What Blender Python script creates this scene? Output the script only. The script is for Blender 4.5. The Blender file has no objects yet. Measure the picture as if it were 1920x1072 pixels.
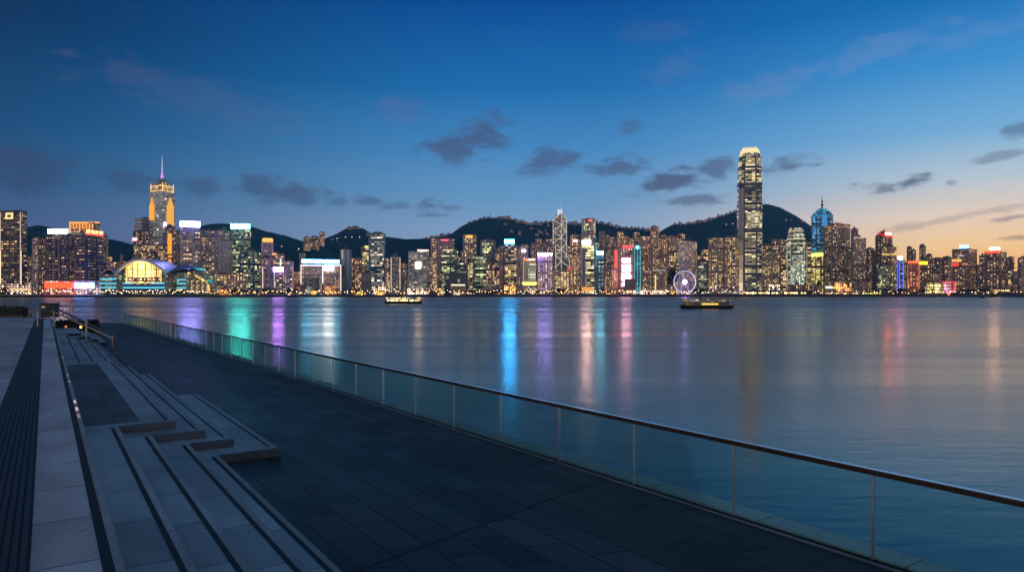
import bpy, math, random
from mathutils import Vector
R = math.radians
random.seed(11)
scene = bpy.context.scene
col = scene.collection
F = 1280.0            # focal length in photo pixels (1920 wide)
HOR = 549.5           # photo row of the true horizon
EYE = 6.5             # eye height above the water

# ------------------------------------------------------------------ camera
cam_d = bpy.data.cameras.new('camera'); cam = bpy.data.objects.new('camera', cam_d)
col.objects.link(cam); scene.camera = cam
cam.location = (0, 0, EYE); cam.rotation_euler = (R(90), 0, 0)
cam_d.sensor_width = 36; cam_d.lens = 24; cam_d.shift_y = (HOR-536)/1920
cam_d.clip_start = 0.1; cam_d.clip_end = 40000

# ------------------------------------------------------------------ exposure
vs = scene.view_settings
vs.view_transform = 'Standard'; vs.look = 'None'; vs.exposure = 0.0; vs.gamma = 1.0
scene.render.engine = 'CYCLES'
scene.cycles.use_denoising = True
scene.cycles.max_bounces = 6
scene.cycles.diffuse_bounces = 2
scene.cycles.glossy_bounces = 3
scene.cycles.transmission_bounces = 4
scene.cycles.transparent_max_bounces = 12
scene.cycles.sample_clamp_indirect = 6
scene.cycles.caustics_reflective = False
scene.cycles.caustics_refractive = False

# ------------------------------------------------------------------ node helper
class NT:
    def __init__(s, tree):
        s.t = tree; s.n = tree.nodes; s.l = tree.links
    def new(s, kind, **kw):
        n = s.n.new(kind)
        for k, v in kw.items(): setattr(n, k, v)
        return n
    def put(s, sock, v):
        if isinstance(v, bpy.types.NodeSocket): s.l.new(v, sock)
        elif v is not None:
            if hasattr(sock.default_value, '__len__') and not hasattr(v, '__len__'):
                v = (v,)*len(sock.default_value)
            if hasattr(v, '__len__') and len(v) == 3 and len(sock.default_value) == 4: v = (*v, 1)
            sock.default_value = v
    def m(s, op, a, b=None, c=None, clamp=False):
        n = s.new('ShaderNodeMath', operation=op, use_clamp=clamp)
        s.put(n.inputs[0], a)
        if b is not None: s.put(n.inputs[1], b)
        if c is not None: s.put(n.inputs[2], c)
        return n.outputs[0]
    def mixc(s, f, a, b, mode='MIX'):
        n = s.new('ShaderNodeMix', data_type='RGBA', blend_type=mode)
        s.put(n.inputs[0], f); s.put(n.inputs[6], a); s.put(n.inputs[7], b)
        return n.outputs[2]
    def mixf(s, f, a, b):
        n = s.new('ShaderNodeMix', data_type='FLOAT')
        s.put(n.inputs[0], f); s.put(n.inputs[2], a); s.put(n.inputs[3], b)
        return n.outputs[0]
    def xyz(s, x, y, z):
        n = s.new('ShaderNodeCombineXYZ')
        s.put(n.inputs[0], x); s.put(n.inputs[1], y); s.put(n.inputs[2], z)
        return n.outputs[0]
    def sep(s, v):
        n = s.new('ShaderNodeSeparateXYZ'); s.put(n.inputs[0], v); return n.outputs
    def noise(s, v, scale, detail=2, rough=.5, dim='3D'):
        n = s.new('ShaderNodeTexNoise', noise_dimensions=dim)
        s.put(n.inputs['Vector'], v); n.inputs['Scale'].default_value = scale
        n.inputs['Detail'].default_value = detail; n.inputs['Roughness'].default_value = rough
        return n.outputs['Fac']
    def smooth(s, v, a, b, c=0.0, d=1.0):
        n = s.new('ShaderNodeMapRange', interpolation_type='SMOOTHSTEP')
        s.put(n.inputs[0], v); s.put(n.inputs[1], a); s.put(n.inputs[2], b)
        s.put(n.inputs[3], c); s.put(n.inputs[4], d)
        return n.outputs[0]
    def ramp(s, f, stops, interp='LINEAR'):
        n = s.new('ShaderNodeValToRGB'); cr = n.color_ramp; cr.interpolation = interp
        while len(cr.elements) < len(stops): cr.elements.new(0.5)
        for e, (p, c) in zip(cr.elements, stops):
            e.position = p; e.color = (*c, 1)
        s.put(n.inputs[0], f); return n.outputs[0]

def srgb(r, g, b):
    f = lambda c: (c/255/12.92) if c <= 10 else ((c/255+.055)/1.055)**2.4
    return (f(r), f(g), f(b))

# ------------------------------------------------------------------ sky (dusk, afterglow low on the right)
SUN_AZ, SUN_EL = R(50), R(-2.5)
def make_world():
    w = bpy.data.worlds.new('World'); scene.world = w; w.use_nodes = True
    T = NT(w.node_tree); T.n.clear()
    tc = T.new('ShaderNodeTexCoord').outputs['Generated']
    x, y, z = T.sep(tc)
    h = T.m('SQRT', T.m('ADD', T.m('MULTIPLY', x, x), T.m('MULTIPLY', y, y)))
    e = T.m('DIVIDE', z, T.m('MAXIMUM', h, 1e-4))
    az = T.m('ARCTAN2', x, y)
    # colour against tan(elevation), three bearings
    K = .8
    def st(L): return [(p/K, srgb(*c)) for p, c in L]
    f = T.m('DIVIDE', T.m('MAXIMUM', e, 0.0), K, clamp=True)
    cl = T.ramp(f, st([(0,(62,72,116)), (.075,(66,80,124)), (.13,(30,74,118)), (.20,(0,60,104)), (.34,(0,32,72)), (.56,(0,38,74)), (.8,(36,66,96))]))
    cc = T.ramp(f, st([(0,(140,160,192)), (.09,(130,158,192)), (.14,(100,148,190)), (.21,(66,128,182)), (.30,(24,100,162)), (.43,(0,66,136)), (.6,(0,58,104)), (.8,(38,72,104))]))
    cr = T.ramp(f, st([(0,(255,150,62)), (.030,(255,188,100)), (.062,(255,208,146)), (.098,(240,214,190)), (.14,(184,198,208)), (.20,(112,166,206)), (.28,(58,134,194)), (.37,(14,100,168)), (.6,(4,72,118)), (.8,(42,76,106))]))
    wl = T.smooth(az, R(-44), R(2)); wr = T.smooth(az, R(4), R(37))
    skyc = T.mixc(wr, T.mixc(wl, cl, cc), cr)
    # dim night side behind the viewer
    ca = T.m('COSINE', T.m('SUBTRACT', az, R(15)))
    bk = T.smooth(ca, -.3, .72)
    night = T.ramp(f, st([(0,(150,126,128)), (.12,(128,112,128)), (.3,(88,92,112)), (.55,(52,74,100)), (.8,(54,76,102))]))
    # warm fill band added low behind, standing for the unseen lit city shore
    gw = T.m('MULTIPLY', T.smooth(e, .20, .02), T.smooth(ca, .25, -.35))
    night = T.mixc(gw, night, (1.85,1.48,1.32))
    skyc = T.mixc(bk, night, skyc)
    # clouds: soft-edged patches, each at its own bearing and height
    vec = T.xyz(T.m('MULTIPLY', az, 1.0), T.m('MULTIPLY', e, 2.2), 0.0)
    n1 = T.noise(vec, 30, 7, .68); n2 = T.noise(vec, 9, 3, .55)
    wob = T.m('ADD', T.m('MULTIPLY', T.m('SUBTRACT', n1, .5), 3.3), T.m('MULTIPLY', T.m('SUBTRACT', n2, .5), 2.4))
    def blob(px, py, hw, hh, rot, amt):
        a0 = math.atan((px-960)/F); e0 = (HOR-py)/F*math.cos(a0)
        sx = hw/F*math.cos(a0)**2; sy = hh/F*math.cos(a0)
        da = T.m('SUBTRACT', az, a0); de = T.m('SUBTRACT', e, e0)
        c, s = math.cos(R(rot)), math.sin(R(rot))
        u = T.m('DIVIDE', T.m('ADD', T.m('MULTIPLY', da, c), T.m('MULTIPLY', de, s)), sx)
        v = T.m('DIVIDE', T.m('SUBTRACT', T.m('MULTIPLY', de, c), T.m('MULTIPLY', da, s)), sy)
        d = T.m('SQRT', T.m('ADD', T.m('MULTIPLY', u, u), T.m('MULTIPLY', v, v)))
        return T.smooth(T.m('ADD', d, wob), 1.28, .24, 0.0, amt)
    dark = [(905,252,52,30,10,.85), (855,284,64,25,0,.85), (1030,300,55,22,5,.75), (1005,322,40,12,0,.6), (1165,312,62,20,5,.8),
            (1240,347,62,21,5,.95), (1308,374,55,11,0,.7), (1352,316,36,16,5,.75), (1480,311,58,17,5,.75), (1655,350,42,13,-5,.75),
            (1708,342,44,15,8,.95), (545,362,70,26,-6,.75), (480,348,42,26,0,.7), (28,312,110,46,-12,.75), (262,336,80,30,0,.55),
            (372,350,42,20,0,.55), (690,377,24,11,0,.65), (790,386,64,13,0,.75), (815,404,36,7,0,.55), (636,378,18,8,0,.55),
            (1905,245,32,14,10,.6), (1880,292,50,9,8,.5), (1782,342,14,7,0,.5), (1180,243,24,13,5,.5), (1900,408,60,6,8,.6), (1905,445,34,6,0,.55),
            (1815,403,190,9,9,.35), (1270,378,40,7,0,.3)]
    acc = None
    for bl in dark:
        o = blob(*bl); acc = o if acc is None else T.m('MAXIMUM', acc, o)
    pink = [(245,140,70,34,-10,.32), (380,190,220,38,-10,.25), (760,203,50,24,0,.4), (1440,160,110,26,10,.26), (1640,100,150,26,14,.2), (1270,128,60,32,0,.25), (1850,55,150,26,12,.12), (1240,60,70,22,0,.15), (125,99,36,10,0,.35)]
    acp = None
    for bl in pink:
        o = blob(*bl); acp = o if acp is None else T.m('MAXIMUM', acp, o)
    skyc = T.mixc(acp, skyc, T.mixc(.5, skyc, T.mixc(wr, (.13,.11,.22), (.46,.43,.54))))
    dk = T.mixc(.86, skyc, T.mixc(wl, (.030,.044,.098), (.056,.066,.135)))
    skyc = T.mixc(acc, skyc, dk)
    # physical twilight sky, faint, for the scatter round the set sun
    sk = T.new('ShaderNodeTexSky', sky_type='NISHITA', sun_disc=False)
    sk.sun_elevation = SUN_EL; sk.sun_rotation = SUN_AZ
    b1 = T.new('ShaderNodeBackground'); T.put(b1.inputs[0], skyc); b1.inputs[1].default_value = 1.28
    b2 = T.new('ShaderNodeBackground'); T.l.new(sk.outputs[0], b2.inputs[0]); b2.inputs[1].default_value = 0.012
    ad = T.new('ShaderNodeAddShader'); T.l.new(b1.outputs[0], ad.inputs[0]); T.l.new(b2.outputs[0], ad.inputs[1])
    out = T.new('ShaderNodeOutputWorld'); T.l.new(ad.outputs[0], out.inputs[0])
    w.cycles.sampling_method = 'MANUAL'; w.cycles.sample_map_resolution = 512
make_world()
# the last warm light from where the sun went down, far right behind the hills
sd = bpy.data.lights.new('sun', 'SUN'); so = bpy.data.objects.new('sun', sd); col.objects.link(so)
sd.energy = 0.06; sd.angle = R(20); sd.color = (1, .62, .38)
so.rotation_euler = (R(87), 0, -SUN_AZ + R(180)); so.rotation_euler = (R(87), 0, R(180)-SUN_AZ)

# ------------------------------------------------------------------ geometry helpers
def PX(x, Y): return (x-960)*Y/F
def PZ(y, Y): return EYE + (HOR-y)*Y/F
def P3(x, y, Y): return Vector((PX(x, Y), Y, PZ(y, Y)))

class MB:
    def __init__(s): s.v = []; s.f = []; s.uv = []; s.mi = []
    def face(s, pts, uvs=None, mi=0):
        b = len(s.v); s.v += [tuple(p) for p in pts]
        s.f.append(tuple(range(b, b+len(pts))))
        s.uv += uvs if uvs else [(p[0], p[1]) for p in pts]
        s.mi.append(mi)
    def prism(s, poly, z0, z1, u0=0.0, mi=0, cap=True, capmi=None, bottom=False):
        a = sum(poly[i][0]*poly[(i+1)%len(poly)][1]-poly[(i+1)%len(poly)][0]*poly[i][1] for i in range(len(poly)))
        n = len(poly)
        z1 = list(z1) if hasattr(z1, '__len__') else [z1]*n
        if a < 0: poly = poly[::-1]; z1 = z1[::-1]
        u = u0
        for i in range(n):
            p, q = poly[i], poly[(i+1)%n]; L = math.hypot(q[0]-p[0], q[1]-p[1]); j = (i+1)%n
            s.face([(p[0],p[1],z0), (q[0],q[1],z0), (q[0],q[1],z1[j]), (p[0],p[1],z1[i])],
                   [(u,z0), (u+L,z0), (u+L,z1[j]), (u,z1[i])], mi)
            u += L
        if cap: s.face([(p[0],p[1],z) for p, z in zip(poly, z1)], None, mi if capmi is None else capmi)
        if bottom: s.face([(p[0],p[1],z0) for p in reversed(poly)], None, mi)
    def loft(s, rings, cap=True, mi=0):
        n = len(rings[0]); us = [0]
        for i in range(n): us.append(us[-1]+(Vector(rings[0][(i+1)%n])-Vector(rings[0][i])).length)
        for a, b in zip(rings, rings[1:]):
            for i in range(n):
                j = (i+1)%n
                s.face([a[i], a[j], b[j], b[i]], [(us[i],a[i][2]), (us[i+1],a[j][2]), (us[i+1],b[j][2]), (us[i],b[i][2])], mi)
        if cap: s.face(list(rings[-1]), None, mi); s.face(list(reversed(rings[0])), None, mi)
    def box(s, x0, x1, y0, y1, z0, z1, mi=0):
        s.prism([(x0,y0),(x1,y0),(x1,y1),(x0,y1)], z0, z1, mi=mi, bottom=True)
    def tube(s, p, q, r, n=6, r2=None, mi=0):
        p = Vector(p); q = Vector(q); d = (q-p).normalized()
        a = d.orthogonal().normalized(); b = d.cross(a); r2 = r if r2 is None else r2
        ra = [p+(a*math.cos(t)+b*math.sin(t))*r for t in (2*math.pi*i/n for i in range(n))]
        rb = [q+(a*math.cos(t)+b*math.sin(t))*r2 for t in (2*math.pi*i/n for i in range(n))]
        s.loft([ra, rb], mi=mi)
    def lathe(s, c, prof, n=10, mi=0):
        rings = [[(c[0]+r*math.cos(2*math.pi*i/n), c[1]+r*math.sin(2*math.pi*i/n), z) for i in range(n)] for r, z in prof]
        s.loft(rings, mi=mi)
    def build(s, name, mat, parent=None, org=(0,0,0), smooth=False):
        me = bpy.data.meshes.new(name)
        o = Vector(org)
        me.from_pydata([tuple(Vector(p)-o) for p in s.v], [], s.f)
        uvl = me.uv_layers.new(name='UVMap')
        flat = [c for uv in s.uv for c in uv]
        uvl.data.foreach_set('uv', flat)
        for m in (mat if isinstance(mat, (list, tuple)) else [mat]): me.materials.append(m)
        me.polygons.foreach_set('material_index', s.mi)
        if smooth: me.polygons.foreach_set('use_smooth', [True]*len(me.polygons))
        ob = bpy.data.objects.new(name, me); col.objects.link(ob)
        if parent: ob.parent = parent
        else: ob.location = o
        return ob

def tag(o, label=None, cat=None, group=None, kind=None):
    if label: o['label'] = label
    if cat: o['category'] = cat
    if group: o['group'] = group
    if kind: o['kind'] = kind
    return o
def thing(name, label, cat, loc, group=None):
    o = bpy.data.objects.new(name, None); col.objects.link(o); o.location = loc
    o.empty_display_size = 1
    return tag(o, label, cat, group)
def copy_tree(o, parent=None):
    c = o.copy(); col.objects.link(c)
    if parent: c.parent = parent
    for ch in list(o.children): copy_tree(ch, c)
    return c

# ------------------------------------------------------------------ materials
def mat_new(name):
    m = bpy.data.materials.new(name); m.use_nodes = True
    T = NT(m.node_tree); T.n.clear()
    out = T.new('ShaderNodeOutputMaterial'); bs = T.new('ShaderNodeBsdfPrincipled')
    T.l.new(bs.outputs[0], out.inputs[0])
    return m, T, bs
_plain = {}
def plain(name, c, rough=.7, metal=0.0, noise=.25, scale=.6):
    k = (name, c, rough, metal)
    if k in _plain: return _plain[k]
    m, T, bs = mat_new(name)
    g = T.new('ShaderNodeNewGeometry').outputs['Position']
    n = T.noise(g, scale, 3)
    T.put(bs.inputs['Base Color'], T.mixc(T.smooth(n, .25, .75), tuple(v*(1-noise) for v in c), tuple(min(1, v*(1+noise)) for v in c)))
    bs.inputs['Roughness'].default_value = rough; bs.inputs['Metallic'].default_value = metal
    _plain[k] = m; return m
_glow = {}
def glow(c, s, light=True):
    k = (c, s, light)
    if k in _glow: return _glow[k]
    m, T, bs = mat_new('lit')
    T.put(bs.inputs['Base Color'], (.05,.05,.05)); T.put(bs.inputs['Emission Color'], c); bs.inputs['Emission Strength'].default_value = s
    bs.inputs['Roughness'].default_value = .4
    if not light: m.cycles.emission_sampling = 'NONE'
    _glow[k] = m; return m

WARM = (1,.50,.20); CREAM = (1,.73,.40); GOLD = (1,.60,.12); WHITE = (1,.93,.82); GREENY = (.75,.95,.45); COOL = (.75,.9,1); ORANGE = (1,.36,.08)
#        wall            glass             bay floor wx  wy   p    pf   colA   colB  str  rough
STY = {
 'resid':   ((.20,.165,.15), (.03,.03,.04), 4.2, 3.6, .52,.50, .36, .00, WARM, CREAM, .85, .6),
 'residd':  ((.15,.13,.14),  (.03,.03,.04), 4.2, 3.6, .52,.50, .20, .00, WARM, CREAM, .75, .6),
 'residw':  ((.26,.19,.14),  (.04,.03,.03), 4.2, 3.6, .55,.52, .52, .00, WARM, CREAM, 1.0, .6),
 'dusk':    ((.10,.08,.10),  (.02,.02,.03), 4.4, 3.6, .55,.50, .18, .03, WARM, CREAM, .8, .5),
 'blackgl': ((.025,.03,.05), (.012,.018,.03), 5.5, 4.0, .85,.55, .13, .05, CREAM, WARM, .8, .15),
 'navy':    ((.02,.035,.07), (.012,.03,.06), 6.0, 4.2, .9,.5, .10, .05, CREAM, GREENY, .8, .12),
 'hotel':   ((.035,.03,.04), (.015,.015,.025), 6.0, 4.0, .8,.45, .18, .06, CREAM, WARM, .55, .3),
 'blue':    ((.07,.13,.18),  (.03,.075,.11), 6.5, 4.2, .88,.55, .13, .10, WHITE, CREAM, .9, .14),
 'teal':    ((.06,.12,.14),  (.03,.08,.10), 6.0, 4.2, .85,.52, .14, .08, CREAM, GREENY, .8, .16),
 'green':   ((.06,.09,.08),  (.03,.06,.055), 7.0, 4.2, .9,.5, .26, .18, GREENY, CREAM, .75, .16),
 'gold':    ((.14,.10,.05),  (.04,.035,.03), 6.0, 4.2, .86,.52, .42, .30, GOLD, CREAM, 1.0, .25),
 'goldgrid':((.24,.18,.12),  (.05,.05,.05), 4.2, 4.2, .50,.62, .80, .20, CREAM, GREENY, .9, .3),
 'grey':    ((.26,.25,.27),  (.05,.06,.075), 5.0, 4.0, .70,.48, .17, .05, CREAM, WARM, .75, .4),
 'pale':    ((.40,.41,.43),  (.09,.12,.14), 6.0, 4.2, .86,.50, .30, .14, WHITE, CREAM, .6, .3),
 'lav':     ((.30,.25,.33),  (.07,.06,.09), 5.0, 4.4, .52,.56, .55, .05, (1,.74,.72), (1,.72,.85), .75, .4),
 'brown':   ((.24,.165,.12), (.05,.04,.035), 4.6, 4.0, .52,.48, .36, .06, WARM, CREAM, .8, .55),
 'office':  ((.13,.12,.12),  (.035,.04,.05), 5.5, 4.0, .82,.5, .34, .12, CREAM, WARM, .85, .3),
 'warmoff': ((.22,.18,.13),  (.05,.05,.05), 5.5, 4.0, .75,.52, .46, .16, CREAM, GOLD, .85, .35),
 'shop':    ((.20,.15,.11),  (.05,.04,.03), 4.0, 4.0, .72,.6, .72, .0, WARM, WHITE, 1.7, .5),
 'shopo':   ((.20,.12,.07),  (.05,.04,.03), 4.0, 4.0, .72,.6, .74, .0, ORANGE, WARM, 1.7, .5),
 'dim':     ((.10,.095,.11), (.02,.025,.035), 5.0, 3.9, .7,.5, .08, .02, CREAM, WARM, .6, .4),
 'cyanblk': ((.03,.10,.13),  (.02,.09,.12), 5.0, 4.0, .8,.5, .26, .08, (.4,.95,1), COOL, .7, .2),
 'redwash': ((.30,.10,.07),  (.06,.03,.03), 5.0, 4.0, .6,.5, .40, .06, (1,.25,.10), WARM, .85, .45),  # red floodlight wash put into wall and window colour
}
_seed = [0]
def facade(sty, **ov):
    wall, glass, bay, flo, wx, wy, p, pf, ca, cb, st, ro = STY[sty]
    p = ov.get('p', p); st = ov.get('st', st)*ov.get('k', 1.0)*1.65; wall = ov.get('wall', wall); glass = ov.get('glass', glass)
    bay = ov.get('bay', bay); flo = ov.get('flo', flo); wx = ov.get('wx', wx); wy = ov.get('wy', wy); pf = ov.get('pf', pf); ca = ov.get('ca', ca); cb = ov.get('cb', cb)
    if 'wall' not in ov: wall = tuple(min(.6, c*f) for c, f in zip(wall, (1.55,1.25,1.5)))
    _seed[0] += 1; seed = _seed[0]*7.31
    m, T, bs = mat_new('facade_'+sty)
    uv = T.new('ShaderNodeUVMap').outputs[0]
    u, v, _ = T.sep(uv)
    cu = T.m('DIVIDE', u, bay); cv = T.m('DIVIDE', v, flo)
    iu = T.m('FLOOR', cu); iv = T.m('FLOOR', cv)
    fu = T.m('SUBTRACT', cu, iu); fv = T.m('SUBTRACT', cv, iv)
    inx = T.m('LESS_THAN', T.m('ABSOLUTE', T.m('SUBTRACT', fu, .5)), wx/2)
    iny = T.m('LESS_THAN', T.m('ABSOLUTE', T.m('SUBTRACT', fv, .5)), wy/2)
    nz = T.sep(T.new('ShaderNodeNewGeometry').outputs['Normal'])[2]
    side = T.m('LESS_THAN', T.m('ABSOLUTE', nz), .75)
    win = T.m('MULTIPLY', T.m('MULTIPLY', inx, iny), side)
    wn = T.new('ShaderNodeTexWhiteNoise', noise_dimensions='3D'); T.put(wn.inputs['Vector'], T.xyz(iu, iv, seed))
    r1 = wn.outputs['Value']; rc = T.new('ShaderNodeSeparateColor'); T.l.new(wn.outputs['Color'], rc.inputs[0])
    wf = T.new('ShaderNodeTexWhiteNoise', noise_dimensions='3D')
    T.put(wf.inputs['Vector'], T.xyz(T.m('FLOOR', T.m('DIVIDE', iu, 5.0)), iv, seed+3.3))
    cl = T.noise(T.xyz(T.m('DIVIDE', u, 34.0), T.m('DIVIDE', v, 22.0), seed), 1.0, 2)
    pe = T.m('MULTIPLY', T.smooth(cl, .28, .70, .25, 1.75), p)
    pe = T.m('ADD', pe, T.m('MULTIPLY', T.m('LESS_THAN', wf.outputs['Value'], pf), .8))
    lit = T.m('LESS_THAN', r1, pe)
    br = T.m('ADD', ov.get('b0', .35), T.m('MULTIPLY', T.m('POWER', rc.outputs[1], 2.2), ov.get('bv', 1.5)))
    dimw = T.m('MULTIPLY', T.m('LESS_THAN', rc.outputs[0], ov.get('dimp', .7)), T.m('ADD', .07, T.m('MULTIPLY', rc.outputs[1], .22)))
    e = T.m('MULTIPLY', win, T.m('MULTIPLY', T.m('MAXIMUM', T.m('MULTIPLY', lit, br), T.m('MULTIPLY', dimw, 1.0 if p > .04 else 0.0)), st))
    rib = T.m('LESS_THAN', T.m('FRACT', T.m('DIVIDE', u, bay*(3+_seed[0]%4))), .13)
    mech = T.m('LESS_THAN', T.m('FRACT', T.m('DIVIDE', v, flo*(11+_seed[0]%7))), .075)
    if p > .04 and 'b0' not in ov:
        win = T.m('MULTIPLY', win, T.m('SUBTRACT', 1.0, T.m('MAXIMUM', rib, mech)))
        e = T.m('MULTIPLY', e, win)
        wall = tuple(c*1.0 for c in wall)
    wl = T.mixc(T.noise(T.xyz(T.m('DIVIDE', u, 9.0), T.m('DIVIDE', v, 30.0), seed), 1.0, 3), tuple(c*.7 for c in wall), tuple(min(1, c*1.3) for c in wall))
    wl = T.mixc(T.m('MULTIPLY', rib, .55), wl, tuple(min(1, c*1.9+.02) for c in wall))
    T.put(bs.inputs['Base Color'], T.mixc(win, wl, glass))
    T.put(bs.inputs['Roughness'], T.mixf(win, max(.35, ro), min(ro, .2)))
    T.put(bs.inputs['Emission Color'], T.mixc(rc.outputs[2], ca, cb))
    T.put(bs.inputs['Emission Strength'], e)
    bs.inputs['Specular IOR Level'].default_value = ov.get('spec', .3)
    m.cycles.emission_sampling = 'NONE'
    return m
M_ROOF = plain('roof_grey', (.10,.10,.11), .8)
M_DARK = plain('dark_metal', (.03,.03,.035), .5, .6)
M_STEEL = plain('steel', (.30,.31,.33), .35, .8)
M_WHITE = plain('white_paint', (.7,.7,.7), .5)
M_CONC = plain('concrete', (.22,.21,.20), .85)

# ------------------------------------------------------------------ building builder
def lerp_tab(tab, x):
    if x <= tab[0][0]: return tab[0][1]
    for (a, va), (b, vb) in zip(tab, tab[1:]):
        if x <= b: return va+(vb-va)*(x-a)/(b-a)
    return tab[-1][1]
SHORE = [(-300,960), (0,1000), (200,1040), (500,1100), (760,1150), (1000,1180), (1400,1200), (1700,1180), (2200,1150)]
def shore(x): return lerp_tab(SHORE, x)
Z_LAND = 2.5
def plan(x0, x1, D, c=None, depth=None):
    X0, X1 = PX(x0, D), PX(x1, D); wd = X1-X0
    if c is None:
        ray = Vector(((x0+x1)/2-960, F)).normalized(); d = depth or max(14, wd*.8)
        perp = Vector((ray.y, -ray.x))
        mid = Vector(((X0+X1)/2, D)); k = math.cos(math.atan(((x0+x1)/2-960)/F))
        a = mid - perp*(wd*k/2); b = mid + perp*(wd*k/2)
        return [tuple(a), tuple(b), tuple(b+ray*d), tuple(a+ray*d)]
    fl = (c-x0)/(x1-x0)
    # lengths back from the corner so that the two faces are square to each other
    wl, wr = wd*fl, wd*(1-fl)
    dl = min(wl*.9, max(wl*.25, math.sqrt(max(wl*wr, 1))))*.8; dr = min(wr*2.2, (wl*wr/max(dl, 1)))
    Dl, Dr = D+dl, D+dr
    C0 = Vector((PX(c, D), D)); L = Vector((PX(x0, Dl), Dl)); Rr = Vector((PX(x1, Dr), Dr))
    return [tuple(L), tuple(C0), tuple(Rr), tuple(L+Rr-C0)]
def notch(poly, dep=3.0, a=.4, b=.6):
    out = []; n = len(poly)
    area = sum(poly[i][0]*poly[(i+1)%n][1]-poly[(i+1)%n][0]*poly[i][1] for i in range(n))
    for i in range(n):
        p, q = Vector(poly[i]), Vector(poly[(i+1)%n]); d = q-p
        nn = Vector((-d.y, d.x)).normalized()*(1 if area > 0 else -1)
        dp = min(dep, d.length*.15)
        out += [tuple(p), tuple(p+d*a), tuple(p+d*a+nn*dp), tuple(p+d*b+nn*dp), tuple(p+d*b)]
    return out
def inset(poly, k, off=(0,0)):
    c = sum((Vector(p) for p in poly), Vector((0,0)))/len(poly)+Vector(off)
    return [tuple(c+(Vector(p)-c)*k) for p in poly]
def face_pt(poly, x):
    """nearest point of the plan outline on the bearing of photo column x"""
    best = None; dx = (x-960)/F
    for i in range(len(poly)):
        (ax, ay), (bx, by) = poly[i], poly[(i+1)%len(poly)]
        ex, ey = bx-ax, by-ay; den = ex-dx*ey
        if abs(den) < 1e-9: continue
        t = (dx*ay-ax)/den
        if -.02 <= t <= 1.02:
            Y = ay+t*ey
            if best is None or Y < best[1]: best = (dx*Y, Y)
    if best is None:
        best = min(((p[0], p[1]) for p in poly), key=lambda p: abs(p[0]/p[1]-dx))
    return best
ALLB = []
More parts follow.
